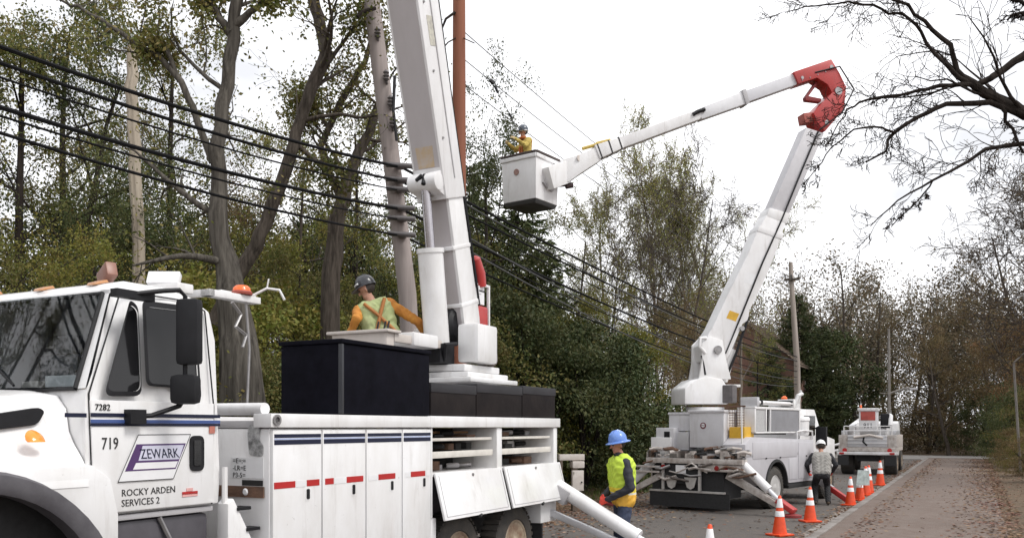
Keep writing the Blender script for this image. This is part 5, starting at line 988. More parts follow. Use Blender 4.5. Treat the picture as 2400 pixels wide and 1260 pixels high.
def blend(name, caps, mats, parent, voxel=.012, smooth_it=4, extra=None, folds=(), amp=.007):
    """caps: (a, b, ra, rb, material index). Union by voxel remesh -> one surface, faces coloured by nearest limb"""
    s = B()
    for c in caps: capsule(s, *c[:4])
    me = bpy.data.meshes.new(name); me.from_pydata(s.v, [], s.f); tmp = bpy.data.objects.new(name, me); col.objects.link(tmp)
    md = tmp.modifiers.new('r', 'REMESH'); md.mode = 'VOXEL'; md.voxel_size = voxel; sm = tmp.modifiers.new('s', 'SMOOTH'); sm.factor = .5; sm.iterations = smooth_it
    dg = bpy.context.evaluated_depsgraph_get(); out = bpy.data.meshes.new_from_object(tmp.evaluated_get(dg)); bpy.data.objects.remove(tmp)
    n = len(out.polygons); Cn = np.empty(n * 3); out.polygons.foreach_get('center', Cn); Cn = Cn.reshape(-1, 3); best = np.full(n, 1e9); idx = np.zeros(n, np.int32)
    for a, b_, ra, rb, mi in caps:
        a, b_ = np.array(a, float), np.array(b_, float); d = b_ - a; t = np.clip(((Cn - a) @ d) / max(d @ d, 1e-9), 0, 1); ds = np.linalg.norm(Cn - a - t[:, None] * d, axis=1) - (ra + (rb - ra) * t); w_ = ds < best; best[w_] = ds[w_]; idx[w_] = mi
    if extra: idx = extra(Cn, idx)
    if folds:                              # cloth creases on the clothed faces only
        nv = len(out.vertices); co = np.empty(nv * 3); out.vertices.foreach_get('co', co); co = co.reshape(-1, 3); no = np.empty(nv * 3); out.vertices.foreach_get('normal', no); no = no.reshape(-1, 3)
        wv = np.zeros(nv); lt = np.empty(n, np.int32); out.polygons.foreach_get('loop_total', lt); li = np.empty(len(out.loops), np.int32); out.loops.foreach_get('vertex_index', li); wv[li[np.repeat(np.isin(idx, folds), lt)]] = 1
        x, y, z = co[:, 0], co[:, 1], co[:, 2]; q = np.sin(z * 46 + 7 * np.sin(x * 11 + 1.3) + 6 * np.sin(y * 9)) + .7 * np.sin(z * 83 + x * 40 + 5 * np.sin(y * 23)) + .6 * np.sin((x + y) * 52 + z * 21)
        co += no * (q * amp * .5 * wv)[:, None]; out.vertices.foreach_set('co', co.ravel())
    out.materials.clear()
    for m in mats: out.materials.append(m)
    out.polygons.foreach_set('material_index', idx.astype(np.int32)); out.polygons.foreach_set('use_smooth', np.ones(n, bool)); out.update()
    return link(name, out, parent)
def hand(caps, wrist, fdir, pdir, mi, curl=.5, side=1):
    """palm plus four unequal fingers and a thumb; fdir along the fingers, pdir out of the palm"""
    f = Vector(fdir).normalized(); p = Vector(pdir); p = (p - f * p.dot(f)).normalized(); x = f.cross(p) * side; w_ = Vector(wrist)
    for k in (-.026, -.009, .009, .026): caps.append((w_ + f * .015 + x * k * .8, w_ + f * .085 + x * k, .019, .015, mi))
    for k, ln in ((-.03, .062), (-.010, .075), (.010, .07), (.029, .055)):
        a = w_ + f * .09 + x * k; b_ = a + (f * math.cos(curl) + p * math.sin(curl)) * ln * .55; c = b_ + (f * math.cos(curl * 2.2) + p * math.sin(curl * 2.2)) * ln * .5; caps.append((a, b_, .0105, .0098, mi)); caps.append((b_, c, .0098, .0085, mi))
    a = w_ + f * .03 - x * .032; b_ = a + (f * .5 - x * .6 + p * .5).normalized() * .045; c = b_ + (f * .8 + p * .5).normalized() * .035; caps.append((a, b_, .0135, .0115, mi)); caps.append((b_, c, .0115, .0095, mi))
def person(label, loc, rz, mats, hip=.93, lean=0, twist=0, side_lean=0, armL=None, armR=None, legs=None, head_yaw=0, head_pitch=0, hs=1.0, hands=True, boots=True):
    """faces local +X, left is +Y. mats: skin, shirt, trousers, boots, gloves. arms: (elbow, hand) in local metres"""
    root = empty('person', loc, rz, label, 'person'); root.scale = (hs, hs, hs); caps = []
    H0 = Vector((0, 0, hip)); R_ = Matrix.Rotation(twist, 3, 'Z') @ Matrix.Rotation(side_lean, 3, 'X') @ Matrix.Rotation(lean, 3, 'Y')
    def T(x, y, z): return H0 + R_ @ Vector((x, y, z))
    # torso
    for y in (-.085, 0, .085): caps.append((T(-.005, y, .0), T(.0, y * .9, .16), .105, .10, 2 if False else 1))
    for y in (-.09, 0, .09): caps.append((T(.0, y * .9, .16), T(.0, y * 1.15, .40), .102, .112, 1))
    caps.append((T(-.01, -.14, .47), T(-.01, .14, .47), .075, .075, 1)); caps.append((T(-.01, 0, .47), T(.015, 0, .58), .062, .054, 0))
    caps.append((T(.0, -.09, -.02), T(.0, .09, -.02), .10, .10, 2))
    # head
    Hd = R_ @ Matrix.Rotation(head_yaw, 3, 'Z') @ Matrix.Rotation(head_pitch, 3, 'Y'); hc = T(.025, 0, .685)
    def Hh(x, y, z): return hc + Hd @ Vector((x, y, z))
    caps += [(Hh(-.02, 0, .03), Hh(.01, 0, .035), .090, .088, 0), (Hh(.01, 0, .0), Hh(.035, 0, -.075), .074, .046, 0), (Hh(.045, -.018, -.07), Hh(.045, .018, -.07), .032, .032, 0), (Hh(.085, 0, .01), Hh(.105, 0, -.02), .012, .016, 0),
             (Hh(-.005, .078, .0), Hh(-.01, .084, -.03), .018, .012, 0), (Hh(-.005, -.078, .0), Hh(-.01, -.084, -.03), .018, .012, 0), (Hh(.07, -.03, .035), Hh(.07, .03, .035), .02, .02, 0)]
    # arms
    for s, arm in ((1, armL), (-1, armR)):
        sh = T(-.01, s * .19, .455); el, hd = arm or (T(-.03, s * .27, .18), T(.06, s * .25, -.06)); el, hd = Vector(el), Vector(hd)
        caps += [(sh, el, .074, .058, 1), (el, hd, .057, .041, 1)]
        if hands: fd = (hd - el).normalized(); hand(caps, hd, fd, Vector((0, -s, -.4)), 4, .6, s)
        else: caps.append((hd, hd + (hd - el).normalized() * .12, .04, .03, 4))
    # legs
    for s in (1, -1):
        hp_ = Vector((0, s * .095, hip - .04)); kn, an = (legs or {}).get(s, (Vector((.025, s * .11, hip * .53)), Vector((-.01, s * .12, .09)))); kn, an = Vector(kn), Vector(an)
        caps += [(hp_, kn, .102, .074, 2), (kn, an + Vector((0, 0, .0)), .074, .064, 2), (an + Vector((-.03, 0, -.03)), an + Vector((.15, s * .015, -.05)), .046, .038, 3)]
    eyes = [Hh(.078, y, .012) for y in (-.032, .032)]; mouth = Hh(.085, 0, -.062)
    def paint(Cn, idx):
        for e in eyes: idx[np.linalg.norm(Cn - np.array(e), axis=1) < .017] = 5
        idx[(np.linalg.norm((Cn - np.array(mouth)) * np.array((1, 1, 2.2)), axis=1) < .022)] = 6
        hl = (Cn - np.array(hc)) @ np.array(Hd); hr = (idx == 0) & (hl[:, 2] > -.055) & (hl[:, 0] < -.015 - .25 * np.abs(hl[:, 1]) + .02); idx[hr] = 7
        return idx
    body = blend('body', caps, list(mats) + [mat('eye_dark', (.03, .02, .02), .4), mat('lips', (.28, .09, .08), .5), mat('dark_hair', (.03, .022, .018), .7)], root, .0105, 3, paint, (1, 2))
    return root, T, Hh, Hd
def helmet(root, Hh, Hd, m, brim='cap', m2=None):
    s = B(); n = 24
    def ring(r, z, sx=1.12): return [Hh(r * sx * math.cos(a) - .008, r * math.sin(a), z) for a in [2 * math.pi * i / n for i in range(n)]]
    prof = [(.108, .045), (.110, .075), (.104, .11), (.088, .145), (.058, .17), (.02, .18)]
    for r, z in prof: s.v += ring(r, z)
    for i in range(len(prof) - 1):
        for j in range(n): q = (j + 1) % n; s.f.append((i * n + j, i * n + q, (i + 1) * n + q, (i + 1) * n + j)); s.mi.append(0)
    s.f.append(tuple((len(prof) - 1) * n + j for j in range(n))); s.mi.append(0)
    hat = s.build('hard_hat', m, root); b = B(); P = []
    for i in range(n):
        a = 2 * math.pi * i / n; ex = .042 if brim == 'full' else (.06 * max(0, math.cos(a)) ** 1.5 + .008); dz = -.012 if brim == 'full' else -.012 * max(0, math.cos(a))
        P.append((Hh(.106 * 1.12 * math.cos(a) - .008, .106 * math.sin(a), .052), Hh((.106 + ex) * 1.12 * math.cos(a) - .008, (.106 + ex) * math.sin(a), .046 + dz), Hh((.106 + ex) * 1.12 * math.cos(a) - .008, (.106 + ex) * math.sin(a), .038 + dz), Hh(.104 * 1.12 * math.cos(a) - .008, .104 * math.sin(a), .040)))
    for i in range(n):
        k = len(b.v); b.v += list(P[i]) + list(P[(i + 1) % n]); b.f += [(k, k + 1, k + 5, k + 4), (k + 1, k + 2, k + 6, k + 5), (k + 2, k + 3, k + 7, k + 6)]; b.mi += [0] * 3
    b.build('brim', m2 or m, hat); rd_ = B(); rd_.tube([Hh(-.09, 0, .15), Hh(-.03, 0, .185), Hh(.04, 0, .18), Hh(.09, 0, .14)], .012, 6); rd_.build('ridge', m, hat); return hat
def vest(root, T, mats, grow_=.022, lower=-.02, splitz=None, straps=None, name='vest', H0z=.93):
    caps = []
    for y in (-.09, 0, .09): caps.append((T(-.005, y, lower + .06), T(.0, y * .9, .16), .118 + grow_ * .5, .108 + grow_, 0)); caps.append((T(.0, y * .9, .16), T(.0, y * 1.2, .40), .106 + grow_, .112 + grow_, 0))
    caps.append((T(-.01, -.125, .462), T(-.01, .125, .462), .078 + grow_ * .7, .078 + grow_ * .7, 0))
    return blend(name, caps, mats, root, .013, 4, straps, (0, 1, 2, 3), .009)
LIME = mat('lime_vest', (.50, .66, .06), .7, var=.12, scale=14, bump=.3, bscale=30); YELV = mat('yellow_vest_band', (.78, .62, .05), .6, var=.1, scale=14); ORV = mat('orange_vest_band', (.75, .42, .05), .6, var=.1, scale=14)
JACK = mat('dark_jacket', (.018, .019, .028), .75, var=.3, scale=10, bump=.3, bscale=25); JEAN = mat('blue_jeans', (.045, .06, .11), .85, scale=6, c2=(.025, .035, .06), bump=.2); BOOT = mat('work_boots', (.06, .04, .025), .7, var=.2); GLR = mat('red_gloves', (.62, .05, .03), .7, var=.15, scale=20)
HBLUE = mat('blue_hard_hat', (.13, .25, .62), .35, var=.08, coat=.3); HBLK = mat('black_hard_hat', (.025, .026, .032), .3, var=.2, coat=.4); HWHT = mat('white_hard_hat', (.8, .8, .8), .35, var=.04, coat=.3)
ORSH = mat('orange_work_shirt', (.60, .27, .04), .8, scale=9, c2=(.42, .15, .03), bump=.3, bscale=20); PALE = mat('pale_lime_vest', (.40, .43, .22), .75, scale=10, c2=(.30, .36, .15), bump=.3, bscale=24); BRN = mat('brown_harness', (.34, .13, .03), .7, var=.2)
RUD = mat('ruddy_skin', (.40, .17, .12), .55, var=.15, scale=14)
# --- standing worker in the blue hat, facing left, gloves together at the waist
W1 = Vector((1.47, 11.75, .0)); hz = .98
rt, T, Hh, Hd = person('worker in blue hard hat and lime vest standing behind the truck outrigger', W1, math.radians(188), (RUD, JACK, JEAN, BOOT, GLR), hip=hz, lean=.06, armL=((-.02, .30, hz + .15), (.235, .15, hz + .0)), armR=((.03, -.28, hz + .16), (.25, -.02, hz + .02)), head_yaw=.12, head_pitch=.12, hs=1.03)
helmet(rt, Hh, Hd, HBLUE, 'full')
rd1 = Matrix.Rotation(.06, 3, 'Y')
def vz(Cn, idx):
    z = Cn[:, 2] - hz; idx[:] = 0; idx[(z < .14) & (z > .055)] = 1; idx[z <= .055] = 2; idx[(z > .06) & (z < .075)] = 3; return idx
vest(rt, T, [LIME, YELV, ORV, mat('silver_tape', (.6, .6, .55), .3)], .05, -.06, straps=vz)
cl = B(); cl.tube([T(-.02 + .075 * math.cos(a), .085 * math.sin(a), .545 + .02 * math.cos(a)) for a in [2 * math.pi * i / 14 for i in range(15)]], .034, 8, False); cl.build('collar', JACK, rt)
# --- worker on the truck deck, back to us, leaning over the controls
p = T1.matrix_basis @ Vector((-4.08, -1.80, 0)); hz2 = .95
fwd = math.radians(112)
rt, T, Hh, Hd = person('worker in orange shirt and pale vest leaning on the near truck deck', Vector((p.x, p.y, 2.0)), fwd, (SKIN, ORSH, JEAN, BOOT, mat('brown_gloves', (.16, .05, .03), .8, var=.2)), hip=hz2, lean=.16, side_lean=-.30, armL=((-.05, .36, hz2 + .27), (.16, .42, hz2 + .06)), armR=((-.02, -.40, hz2 + .27), (.16, -.56, hz2 + .08)), head_yaw=1.15, head_pitch=.05, hs=1.09)
helmet(rt, Hh, Hd, HBLK, 'cap'); hb_ = B(); hb_.tube([Hh(.115 * math.cos(a), .108 * math.sin(a), .085) for a in [math.radians(x) for x in range(-60, 61, 15)]], .012, 6); hb_.build('hat_band', WHT, rt)
vest(rt, T, [PALE], .02, -.02)
hn = B(); hn.tube([T(-.13, .13, .5), T(-.145, .0, .3), T(-.14, -.14, .06)], .022, 6); hn.tube([T(-.13, -.13, .5), T(-.145, .0, .3), T(-.14, .14, .06)], .022, 6); hn.tube([T(.15 * math.cos(a), .22 * math.sin(a), .03) for a in [2 * math.pi * i / 16 for i in range(17)]], .025, 6, False); hn.build('harness', BRN, rt)
# --- worker up in the bucket
pb = bk(.62, .5, 0); hz3 = .93
rt, T, Hh, Hd = person('worker in yellow jacket and dark hard hat standing in the raised bucket', Vector((pb.x, pb.y, zb + .12)), math.radians(205), (SKIN, mat('yellow_jacket', (.58, .46, .12), .8, scale=9, c2=(.42, .30, .07), bump=.3, bscale=20), JEAN, BOOT, mat('tan_gloves', (.45, .34, .18), .8)), hip=hz3, lean=.08, armL=((.14, .25, hz3 + .30), (.38, .22, hz3 + .42)), armR=((.16, -.24, hz3 + .32), (.42, -.12, hz3 + .40)), head_pitch=.05, hs=.98)
helmet(rt, Hh, Hd, mat('slate_hard_hat', (.06, .075, .10), .3, coat=.3), 'cap', None); s = B(); s.tube([Hh(.118 * math.cos(a), .11 * math.sin(a), .03) for a in [2 * math.pi * i / 16 for i in range(17)]], .014, 6, False); s.build('hat_band', WHT, rt)
s = B(); s.tube([T(.02, .10, .53), T(.13, .07, .3), T(.12, .03, .05)], .026, 6); s.tube([T(.02, -.10, .53), T(.13, -.07, .3), T(.12, -.03, .05)], .026, 6); s.tube([T(-.12, .11, .5), T(-.14, 0, .3), T(-.13, -.1, .1)], .026, 6); s.tube([T(.145 * math.cos(a), .2 * math.sin(a), .1) for a in [2 * math.pi * i / 16 for i in range(17)]], .028, 6, False); s.tube([T(.05 + .07 * math.cos(a), .075 * math.sin(a), .55) for a in [2 * math.pi * i / 12 for i in range(13)]], .03, 6, False); s.build('harness', mat('orange_harness', (.42, .12, .03), .7, var=.2), rt)
# --- stooping worker in the white hard hat by the second truck
p4 = at(1926, 1000, 22.2); hz4 = .72
rt, T, Hh, Hd = person('stooping worker in white hard hat and white vest beside the second truck', Vector((p4.x, p4.y, 0)), math.radians(75), (SKIN, mat('black_jacket', (.02, .02, .024), .8, var=.3), mat('black_trousers', (.018, .018, .02), .85, var=.3), BOOT, GLR), hip=hz4, lean=.35, armL=((.12, .33, hz4 + .22), (.3, .28, hz4 + .05)), armR=((.12, -.33, hz4 + .22), (.3, -.26, hz4 + .05)), legs={1: ((.26, .14, .46), (-.02, .14, .09)), -1: ((.24, -.14, .45), (-.05, -.14, .09))}, head_pitch=.15, hs=1.06)
helmet(rt, Hh, Hd, HWHT, 'cap'); vest(rt, T, [mat('white_vest', (.30, .29, .27), .8, var=.06, scale=14)], .022, .0)
# ------------------------------------------------------------------ poles and wires
PW = mat('weathered_pole_wood', (.36, .31, .29), .85, scale=4, c2=(.20, .17, .16), streak=.06, bump=.6, bscale=10); PR = mat('red_brown_pole_wood', (.27, .095, .045), .75, scale=4, c2=(.17, .055, .03), streak=.06, bump=.4, bscale=10)
CER = mat('insulator_grey', (.12, .11, .11), .3, var=.1)
def pole(label, pts, m, name='utility_pole'):
    r = empty(name, (pts[0][0].x, pts[0][0].y, 0), 0, label, 'pole'); o = r.location.copy(); q = []
    for i in range(len(pts) - 1):
        for k in range(5): f = k / 5; q.append((pts[i][0].lerp(pts[i + 1][0], f) - Vector(o), pts[i][1] * (1 - f) + pts[i + 1][1] * f))
    q.append((pts[-1][0] - Vector(o), pts[-1][1])); B().tube([a for a, _ in q], [b for _, b in q], 16).build('shaft', m, r); return r
YP = 16.3
P1 = pole('weathered grey leaning utility pole left of the near boom', [(at(985, 1000 + CH * F / YP + 10, YP), .20), (at(955, 690, YP), .165), (at(905, 270, YP), .155), (at(870, 0, YP), .15), (at(850, -140, YP), .14)], PW)
o1 = P1.location
for y, dx in ((392, 0), (425, 2), (447, 4), (490, 8), (515, 10), (552, 14)):
    q = at(938 + dx * .4, y, YP - .17) - o1; s = B(); s.box((q.x - .07, q.y - .10, q.z - .045), (q.x + .07, q.y + .03, q.z + .045)); s.tube([q + Vector((-.25, -.1, .02)), q + Vector((.25, -.12, -.02))], .05, 8); s.build('cable_clamp', CER, P1, .008)
for (x, y) in ((885, 90), (905, 190), (915, 250), (920, 300)):
    q = at(x, y, YP - .2) - o1; B().lathe([(.03, 0), (.06, .03), (.03, .06), (.06, .09), (.03, .12), (.06, .15), (.02, .2)], tuple(q), 'z', 10).tube([q, q + Vector((.0, .22, -.04))], .025, 6).build('insulator', CER, P1)
B().tube([at(925, 180, YP - .22) - o1, at(922, 260, YP - .22) - o1, at(930, 330, YP - .22) - o1], .03, 6).build('cable_drop', BLACKP, P1)
B().tube([at(880, 20, YP - .2) - o1, at(850, 28, YP - .3) - o1, at(838, 40, YP - .35) - o1], .035, 6).build('snapped_limb', BARKD, P1)
YR = 17.4
P2 = pole('red-brown new utility pole rising behind the near boom', [(at(1076, 1000 + CH * F / YR + 8, YR), .165), (at(1076, 430, YR), .135), (at(1076, 0, YR), .122), (at(1076, -160, YR), .115)], PR)
o2 = P2.location
B().tube([at(1066, 30, YR - .1) - o2, at(1045, 45, YR - .2) - o2, at(1035, 70, YR - .2) - o2], [.03, .025, .018], 6).tube([at(1068, 90, YR - .1) - o2, at(1050, 100, YR - .2) - o2, at(1040, 112, YR - .2) - o2], .014, 6).tube([at(1086, 90, YR - .1) - o2, at(1112, 102, YR - .2) - o2], .01, 6).build('bracket', BARKD, P2)
YF = 50
P3 = pole('far grey utility pole with crossarm behind the second truck', [(at(1872, 1000 + CH * F / YF + 2, YF), .19), (at(1868, 850, YF), .17), (at(1855, 660, YF), .13), (at(1853, 615, YF), .11)], mat('pale_pole_wood', (.42, .37, .33), .85, scale=4, c2=(.27, .23, .20), streak=.06))
o3 = P3.location; s = B(); s.beam(at(1838, 656, YF - .2) - o3, at(1874, 654, YF - .2) - o3, .10, .13); s.build('crossarm', BARK, P3)
for x in (1840, 1855, 1872): s = B(); q = at(x, 652, YF - .2) - o3; s.lathe([(.03, 0), (.06, .06), (.03, .1), (.06, .15), (.02, .24)], tuple(q), 'z', 8); s.build('insulator', CER, P3)
CABLE = mat('black_cable', (.010, .010, .011), .8, var=.3, spec=.12); GREYC = mat('grey_cable', (.06, .06, .06), .6, var=.2)
def cat_pts(a, b, sag, n=26): return [a.lerp(b, i / n) - Vector((0, 0, 4 * sag * (i / n) * (1 - i / n))) for i in range(n + 1)]
def cable(label, L0, yL, yP, yF, r, ysag, mid, group='thick cables between the poles', name='cable'):
    """runs from beyond the left edge, past the leaning pole, to the far pole"""
    p = at(940, yP, YP - .18); q0 = L0(yL); d = q0 - p; left = p + d * 3.4; f = at(1868, yF, YF - .2)
    a = []
    for i in range(31):
        t = i / 30 * 3.4; c = p + d * t; a.append(c - Vector((0, 0, ysag * 4 * (t * (1 - t)) if t < 1 else ysag * 4 * t * (1 - t))))
    a = a[::-1][:-1]; b = cat_pts(p, f, mid, 30); o = B().tube(a + b, r * .74, 6).build(name, CABLE, None); tag(o, label, 'cable', group)
def L0(y): return at(0, y, 9.25)
ords = ['topmost', 'second from top', 'third from top', 'fourth from top', 'fifth from top', 'lowest']
for i, (yL, yP, yF, r, mid) in enumerate([(110, 392, 836, .034, .28), (148, 425, 846, .03, .32), (182, 447, 858, .017, .36), (252, 490, 870, .036, .42), (272, 515, 884, .018, .46), (312, 552, 900, .026, .5)]):
    cable(ords[i] + ' black cable strung across the wood to the grey pole', L0, yL, yP, yF, r, .10, mid)
for i, (dx, y0, y1, sag) in enumerate([(1090, 470, 845, .5), (1090, 545, 890, .62), (1090, 575, 905, .75)]):   # service cables between the new pole and the far pole
    o = B().tube(cat_pts(at(1076, y0, YR - .15), at(1868, y1, YF - .2), sag, 30), .017, 5).build('service_cable', GREYC, None); tag(o, ['upper', 'middle', 'lower'][i] + ' thin service cable from the red-brown pole to the far pole', 'cable', 'thin service cables')
for i, (y0, y1, sag, lb) in enumerate([(65, 650, .6, 'topmost thin bare wire above the bucket worker'), (130, 655, .7, 'middle thin bare wire above the bucket worker'), (190, 662, .8, 'lowest thin bare wire just above the bucket worker')]):
    o = B().tube(cat_pts(at(1076, y0, YR - .1), at(1858, y1, YF - .2), sag, 40), .009, 5).build('bare_wire', GREYC, None); tag(o, lb, 'wire', 'thin bare conductors')
# insulator jumper hanging beside the bucket
YJ = 19.4; s = B(); s.tube([at(1152, 192, YJ), at(1160, 205, YJ), at(1180, 240, YJ), at(1200, 278, YJ), at(1215, 312, YJ)], .008, 6); o = s.build('jumper_wire', GREYC, None); tag(o, 'short jumper wire with dark insulators left of the bucket worker', 'wire')
B().tube([at(1148, 188, YJ), at(1158, 196, YJ)], .045, 8).build('insulator', BLACKP, o); B().tube([at(1160, 202, YJ), at(1167, 218, YJ)], .028, 8).build('insulator', BLACKP, o); B().tube([at(1193, 266, YJ), at(1200, 278, YJ)], .025, 8).build('insulator', BLACKP, o)
# ------------------------------------------------------------------ street lamp pole, thin leaning pole, mailbox
lp = at(2084, 1000, 43); r = empty('street_lamp', (lp.x, lp.y, 0), 0, 'pale street lamp with curved arm above the distant truck', 'street lamp'); zz = lambda y: CH + (HY - y) * 43 / F; xx = lambda x: (x - 2084) * 43 / F
B().tube([(0, 0, -.1), (0, 0, zz(905)), (-.02, 0, zz(770))], [.09, .065, .05], 10).build('post', mat('pale_post', (.20, .185, .17), .8, var=.25), r); B().tube([(0, 0, zz(922)), (xx(2100), -.05, zz(916)), (xx(2118), -.1, zz(910)), (xx(2132), -.12, zz(910))], .045, 8).build('arm', MATS['pale_post'], r); B().box((xx(2128), -.25, zz(914)), (xx(2146), .05, zz(909))).build('lamp_head', GREYP, r, .02)
B().tube([(0, 0, zz(922)), (xx(2062), 0, zz(921))], .02, 6).build('stub_arm', MATS['pale_post'], r)
pl_ = [at(2392, 1105, 33), at(2384, 980, 33), at(2376, 850, 33)]; r = pole('thin pale leaning pole at the right edge', [(pl_[0], .05), (pl_[1], .045), (pl_[2], .04)], MATS['pale_post'], 'leaning_pole'); r2 = Vector(r.location)
B().tube([pl_[2] - r2, at(2395, 832, 33) - r2, at(2420, 815, 33) - r2], .028, 6).build('arm', MATS['pale_post'], r)
q = at(1338, 1000, 20.5); r = empty('mailbox_post', (q.x, q.y, 0), .3, 'cream wooden post with boxes behind the near truck outrigger', 'mailbox'); CRM = mat('cream_paint', (.60, .56, .52), .6, scale=6, c2=(.45, .40, .36))
B().box((-.3, -.06, 1.18), (.32, .06, 1.32)).build('top_beam', CRM, r, .01); B().box((.02, -.07, -.1), (.14, .05, 1.18)).build('post', mat('brown_post', (.12, .09, .07), .8), r, .006); B().box((-.02, -.16, .48), (.26, -.075, .95)).build('white_box', CRM, r, .015); B().box((.0, -.12, 1.0), (.3, .1, 1.16)).build('letter_box', CRM, r, .03); B().box((-.28, -.05, .35), (-.22, .05, 1.18)).build('side_post', MATS['brown_post'], r); B().lathe([(.018, 0), (.018, -.02)], (.2, -.165, .68), 'y', 8).build('box_knob', BLACKP, r)
# ------------------------------------------------------------------ houses half hidden by the trees
BRICK = mat('reddish_brick', (.24, .13, .095), .85, scale=14, c2=(.16, .09, .07), bump=.4); ROOF = mat('brown_shingle', (.22, .165, .12), .9, scale=5, c2=(.14, .105, .08), bump=.7, bscale=20); TRIM = mat('house_trim', (.55, .52, .48), .6)
def house(label, c, rz, lx, ly, ze, zr, wins):
    r = empty('house', c, rz, label, 'house')
    b = B(); b.box((-lx, -ly, -.3), (lx, ly, ze)); b.add([(-lx, -ly, ze), (-lx, ly, ze), (-lx, 0, zr - .1)], [(0, 1, 2)]); b.add([(lx, -ly, ze), (lx, 0, zr - .1), (lx, ly, ze)], [(0, 1, 2)]); wl = b.build('wall', BRICK, r, smooth=False)
    o_ = .5; b = B(); sl = (zr - ze) / ly
    b.add([(-lx - o_, -ly - o_, ze - sl * o_), (lx + o_, -ly - o_, ze - sl * o_), (lx + o_, 0, zr), (-lx - o_, 0, zr), (lx + o_, ly + o_, ze - sl * o_), (-lx - o_, ly + o_, ze - sl * o_), (-lx - o_, -ly - o_, ze - sl * o_ - .15), (lx + o_, -ly - o_, ze - sl * o_ - .15), (lx + o_, ly + o_, ze - sl * o_ - .15), (-lx - o_, ly + o_, ze - sl * o_ - .15)], [(0, 1, 2, 3), (3, 2, 4, 5), (0, 6, 7, 1), (5, 4, 8, 9)]); rf = b.build('roof', ROOF, r, smooth=False)
    k = 18; sm_ = B().box((-lx - o_, -.03, 0), (lx + o_, .0, .028)); me = None
    for side in (-1, 1):
        for i in range(k):
            f = i / k; y = side * (ly + o_) * (1 - f); z = ze - sl * o_ + (zr - ze + sl * o_) * f + .01; s = B(); s.beam((-lx - o_, y, z + .02), (lx + o_, y, z + .02), .10, .035); s.build('shingle_course', ROOF, rf)
    for x, z in wins:
        w_ = B(); w_.box((x - .55, -ly - .05, z), (x + .55, -ly + .02, z + 1.3)); fr = w_.build('window', TRIM, r, .01); B().box((x - .47, -ly - .07, z + .08), (x - .03, -ly - .052, z + 1.22)).build('pane', GLASS, fr); B().box((x + .03, -ly - .07, z + .08), (x + .47, -ly - .052, z + 1.22)).build('pane', GLASS, fr)
hp_ = at(1768, 1000, 66); house('brown-roofed house behind the second truck cab', (hp_.x, hp_.y, .4), math.radians(62), 4.2, 3.6, 6.2, 9.2, [(-2.2, 1.2), (.6, 1.2), (-2.2, 4.2), (.6, 4.2)])
# ------------------------------------------------------------------ traffic cones
def cone(loc, label, h=.71, rz=0, tilt=(0, 0), square=False):
    r = empty('traffic_cone', loc, rz, label, 'cone', 'traffic cones along the kerb'); r.rotation_euler = (tilt[0], tilt[1], rz); k = h / .71; s = B()
    s.box((-.18 * k, -.18 * k, 0), (.18 * k, .18 * k, .035 * k)); s.build('base', ORANGE, r, .012)
    def rad(z): return (.135 - .108 * z / .71) * k
    s = B(); s.lathe([(rad(.03), .03 * k), (rad(.34), .34 * k), (rad(.70), .70 * k), (.018 * k, .715 * k), (.0, .715 * k)], (0, 0, 0), 'z', 24); s.build('body', ORANGE, r)
    for z0, z1 in ((.34, .44), (.50, .66)): s = B(); s.lathe([(rad(z0) + .002, z0 * k), (rad(z0) + .0035, z0 * k + .002), (rad(z1) + .0035, z1 * k - .002), (rad(z1) + .002, z1 * k)], (0, 0, 0), 'z', 24); s.build('reflective_band', WHT, r)
    return r
for X, Y, lb, rz in [(2.50, 11.2, 'traffic cone at the bottom edge with only its top in view', .2), (4.80, 15.9, 'nearest whole traffic cone in front of the red outrigger shoe', .5), (6.12, 18.2, 'traffic cone between the outrigger shoes of the second truck', .1),
                     (8.40, 22.0, 'traffic cone leftmost of the cluster down the kerb', .8), (9.22, 23.5, 'traffic cone second in the cluster down the kerb', .3), (10.05, 25.2, 'traffic cone third in the cluster down the kerb', .6), (10.42, 25.9, 'traffic cone at the right end of the cluster down the kerb', 1.0), (12.25, 29.5, 'farthest traffic cone alone behind the distant truck', .4)]:
    cone((X, Y, .008), lb, .71 if Y < 24 else .82, rz)
q = at(2022, 1150, 23.2); r = empty('work_sign', (q.x, q.y, .008), -.3, 'small pale sign leaning among the cones', 'sign'); B().prism([(-.16, .42), (.17, .42), (.15, .80), (-.12, .82)], -.01, .01).build('board', mat('pale_sign', (.52, .60, .58), .5, var=.3, scale=12), r); B().tube([(-.1, .02, 0), (0, .02, .6)], .012, 6).tube([(.12, .02, 0), (.02, .02, .6)], .012, 6).build('stand', ORANGE, r)
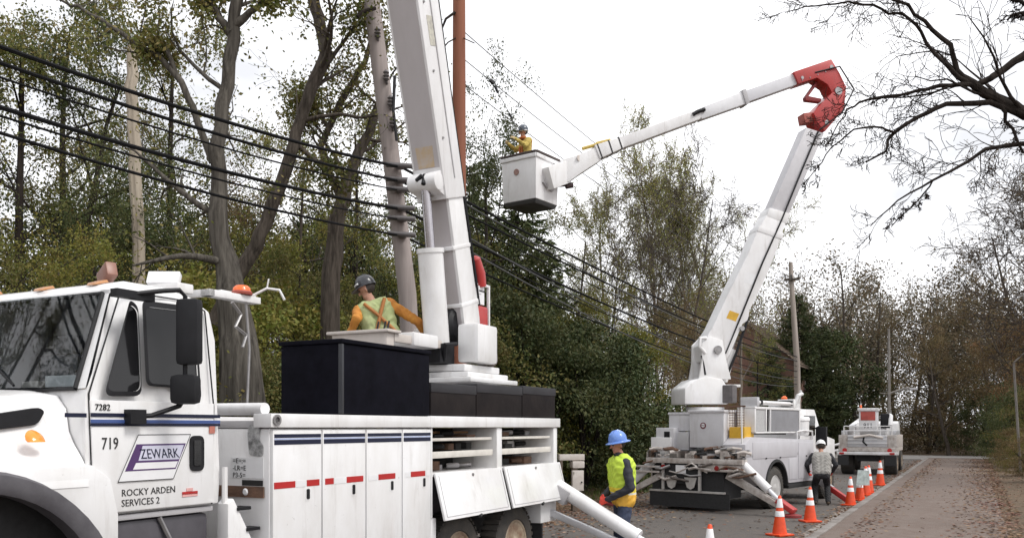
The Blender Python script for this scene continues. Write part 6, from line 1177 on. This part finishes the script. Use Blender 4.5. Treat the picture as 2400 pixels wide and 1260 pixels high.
# ------------------------------------------------------------------ fallen leaves and grass
n = 26000; s_ = RS.uniform(-9, 40, n); t_ = np.concatenate([3.3 - np.abs(RS.normal(0, .6, n * 5 // 10)), RS.uniform(2.9, 8, n * 3 // 10), RS.uniform(-9, .1, n - n * 5 // 10 - n * 3 // 10)])
P = np.stack([RO.x + RD.x * s_ + RN.x * t_, RO.y + RD.y * s_ + RN.y * t_, np.where(t_ > .16, np.where(t_ > 3.0, .112 + (t_ - 3.0) * .019, .115), np.where(t_ > -6.1, .012, 0.0))], 1)
sel = RS.permutation(n)[:n // 4]; s_[sel] = RS.uniform(-9, 40, len(sel)); t_[sel] = np.where(RS.random_sample(len(sel)) < .4, -.12 - np.abs(RS.normal(0, .22, len(sel))), np.where(RS.random_sample(len(sel)) < .5, -5.9 + RS.normal(0, .3, len(sel)), .5 + np.abs(RS.normal(0, .3, len(sel))))); P = np.stack([RO.x + RD.x * s_ + RN.x * t_, RO.y + RD.y * s_ + RN.y * t_, np.where(t_ > .16, np.where(t_ > 3.0, .112 + (t_ - 3.0) * .019, .115), np.where(t_ > -6.1, .012, 0.0))], 1)
k2 = 4200; s_[:k2] = RS.normal(2.0, 3.0, k2); t_[:k2] = RS.normal(-5.4, .9, k2); P = np.stack([RO.x + RD.x * s_ + RN.x * t_, RO.y + RD.y * s_ + RN.y * t_, np.where(t_ > .16, np.where(t_ > 3.0, .112 + (t_ - 3.0) * .019, .115), np.where(t_ > -6.1, .012, 0.0))], 1)
D = RS.normal(size=(n, 3)); D[:, 2] *= .18; V, Fq = leaves(P, .085, .65, D, .05); V = V.reshape(-1, 4, 3); 
nrm = np.cross(V[:, 1] - V[:, 0], V[:, 3] - V[:, 0]); V[:, :, 2] = P[:, None, 2] + (V[:, :, 2] - P[:, None, 2]) * .35 + .006; V = V.reshape(-1, 3)
o = link('fallen_leaves', npmesh('fallen_leaves', V, Fq, leafmat('litter', [(.16, .09, .05), (.24, .15, .09), (.10, .06, .04), (.32, .24, .17)], .8, .05))); tag(o, 'brown fallen leaves strewn over path, verge and road', 'leaves', kind='stuff')
n = 26000; s_ = np.concatenate([RS.uniform(14, 34, 9000), RS.uniform(5, 34, n - 9000)]); t_ = np.concatenate([RS.uniform(5.0, 8.5, 9000), RS.uniform(-12, -6.4, n - 9000)]); P = np.stack([RO.x + RD.x * s_ + RN.x * t_, RO.y + RD.y * s_ + RN.y * t_, np.where(t_ > 0, .10 + (t_ - 3.7) * .021, -.06 + np.maximum(0, -7.5 - t_) * .06)], 1); D = np.tile(np.array((0, 0, 1.)), (n, 1)); V, Fq = leaves(P, .13, .16, D, .35)
o = link('grass', npmesh('grass', V, Fq, leafmat('grass_blades', [(.06, .09, .02), (.09, .12, .03), (.13, .12, .05)]))); tag(o, 'short green grass on the roadside verges', 'grass', kind='stuff')
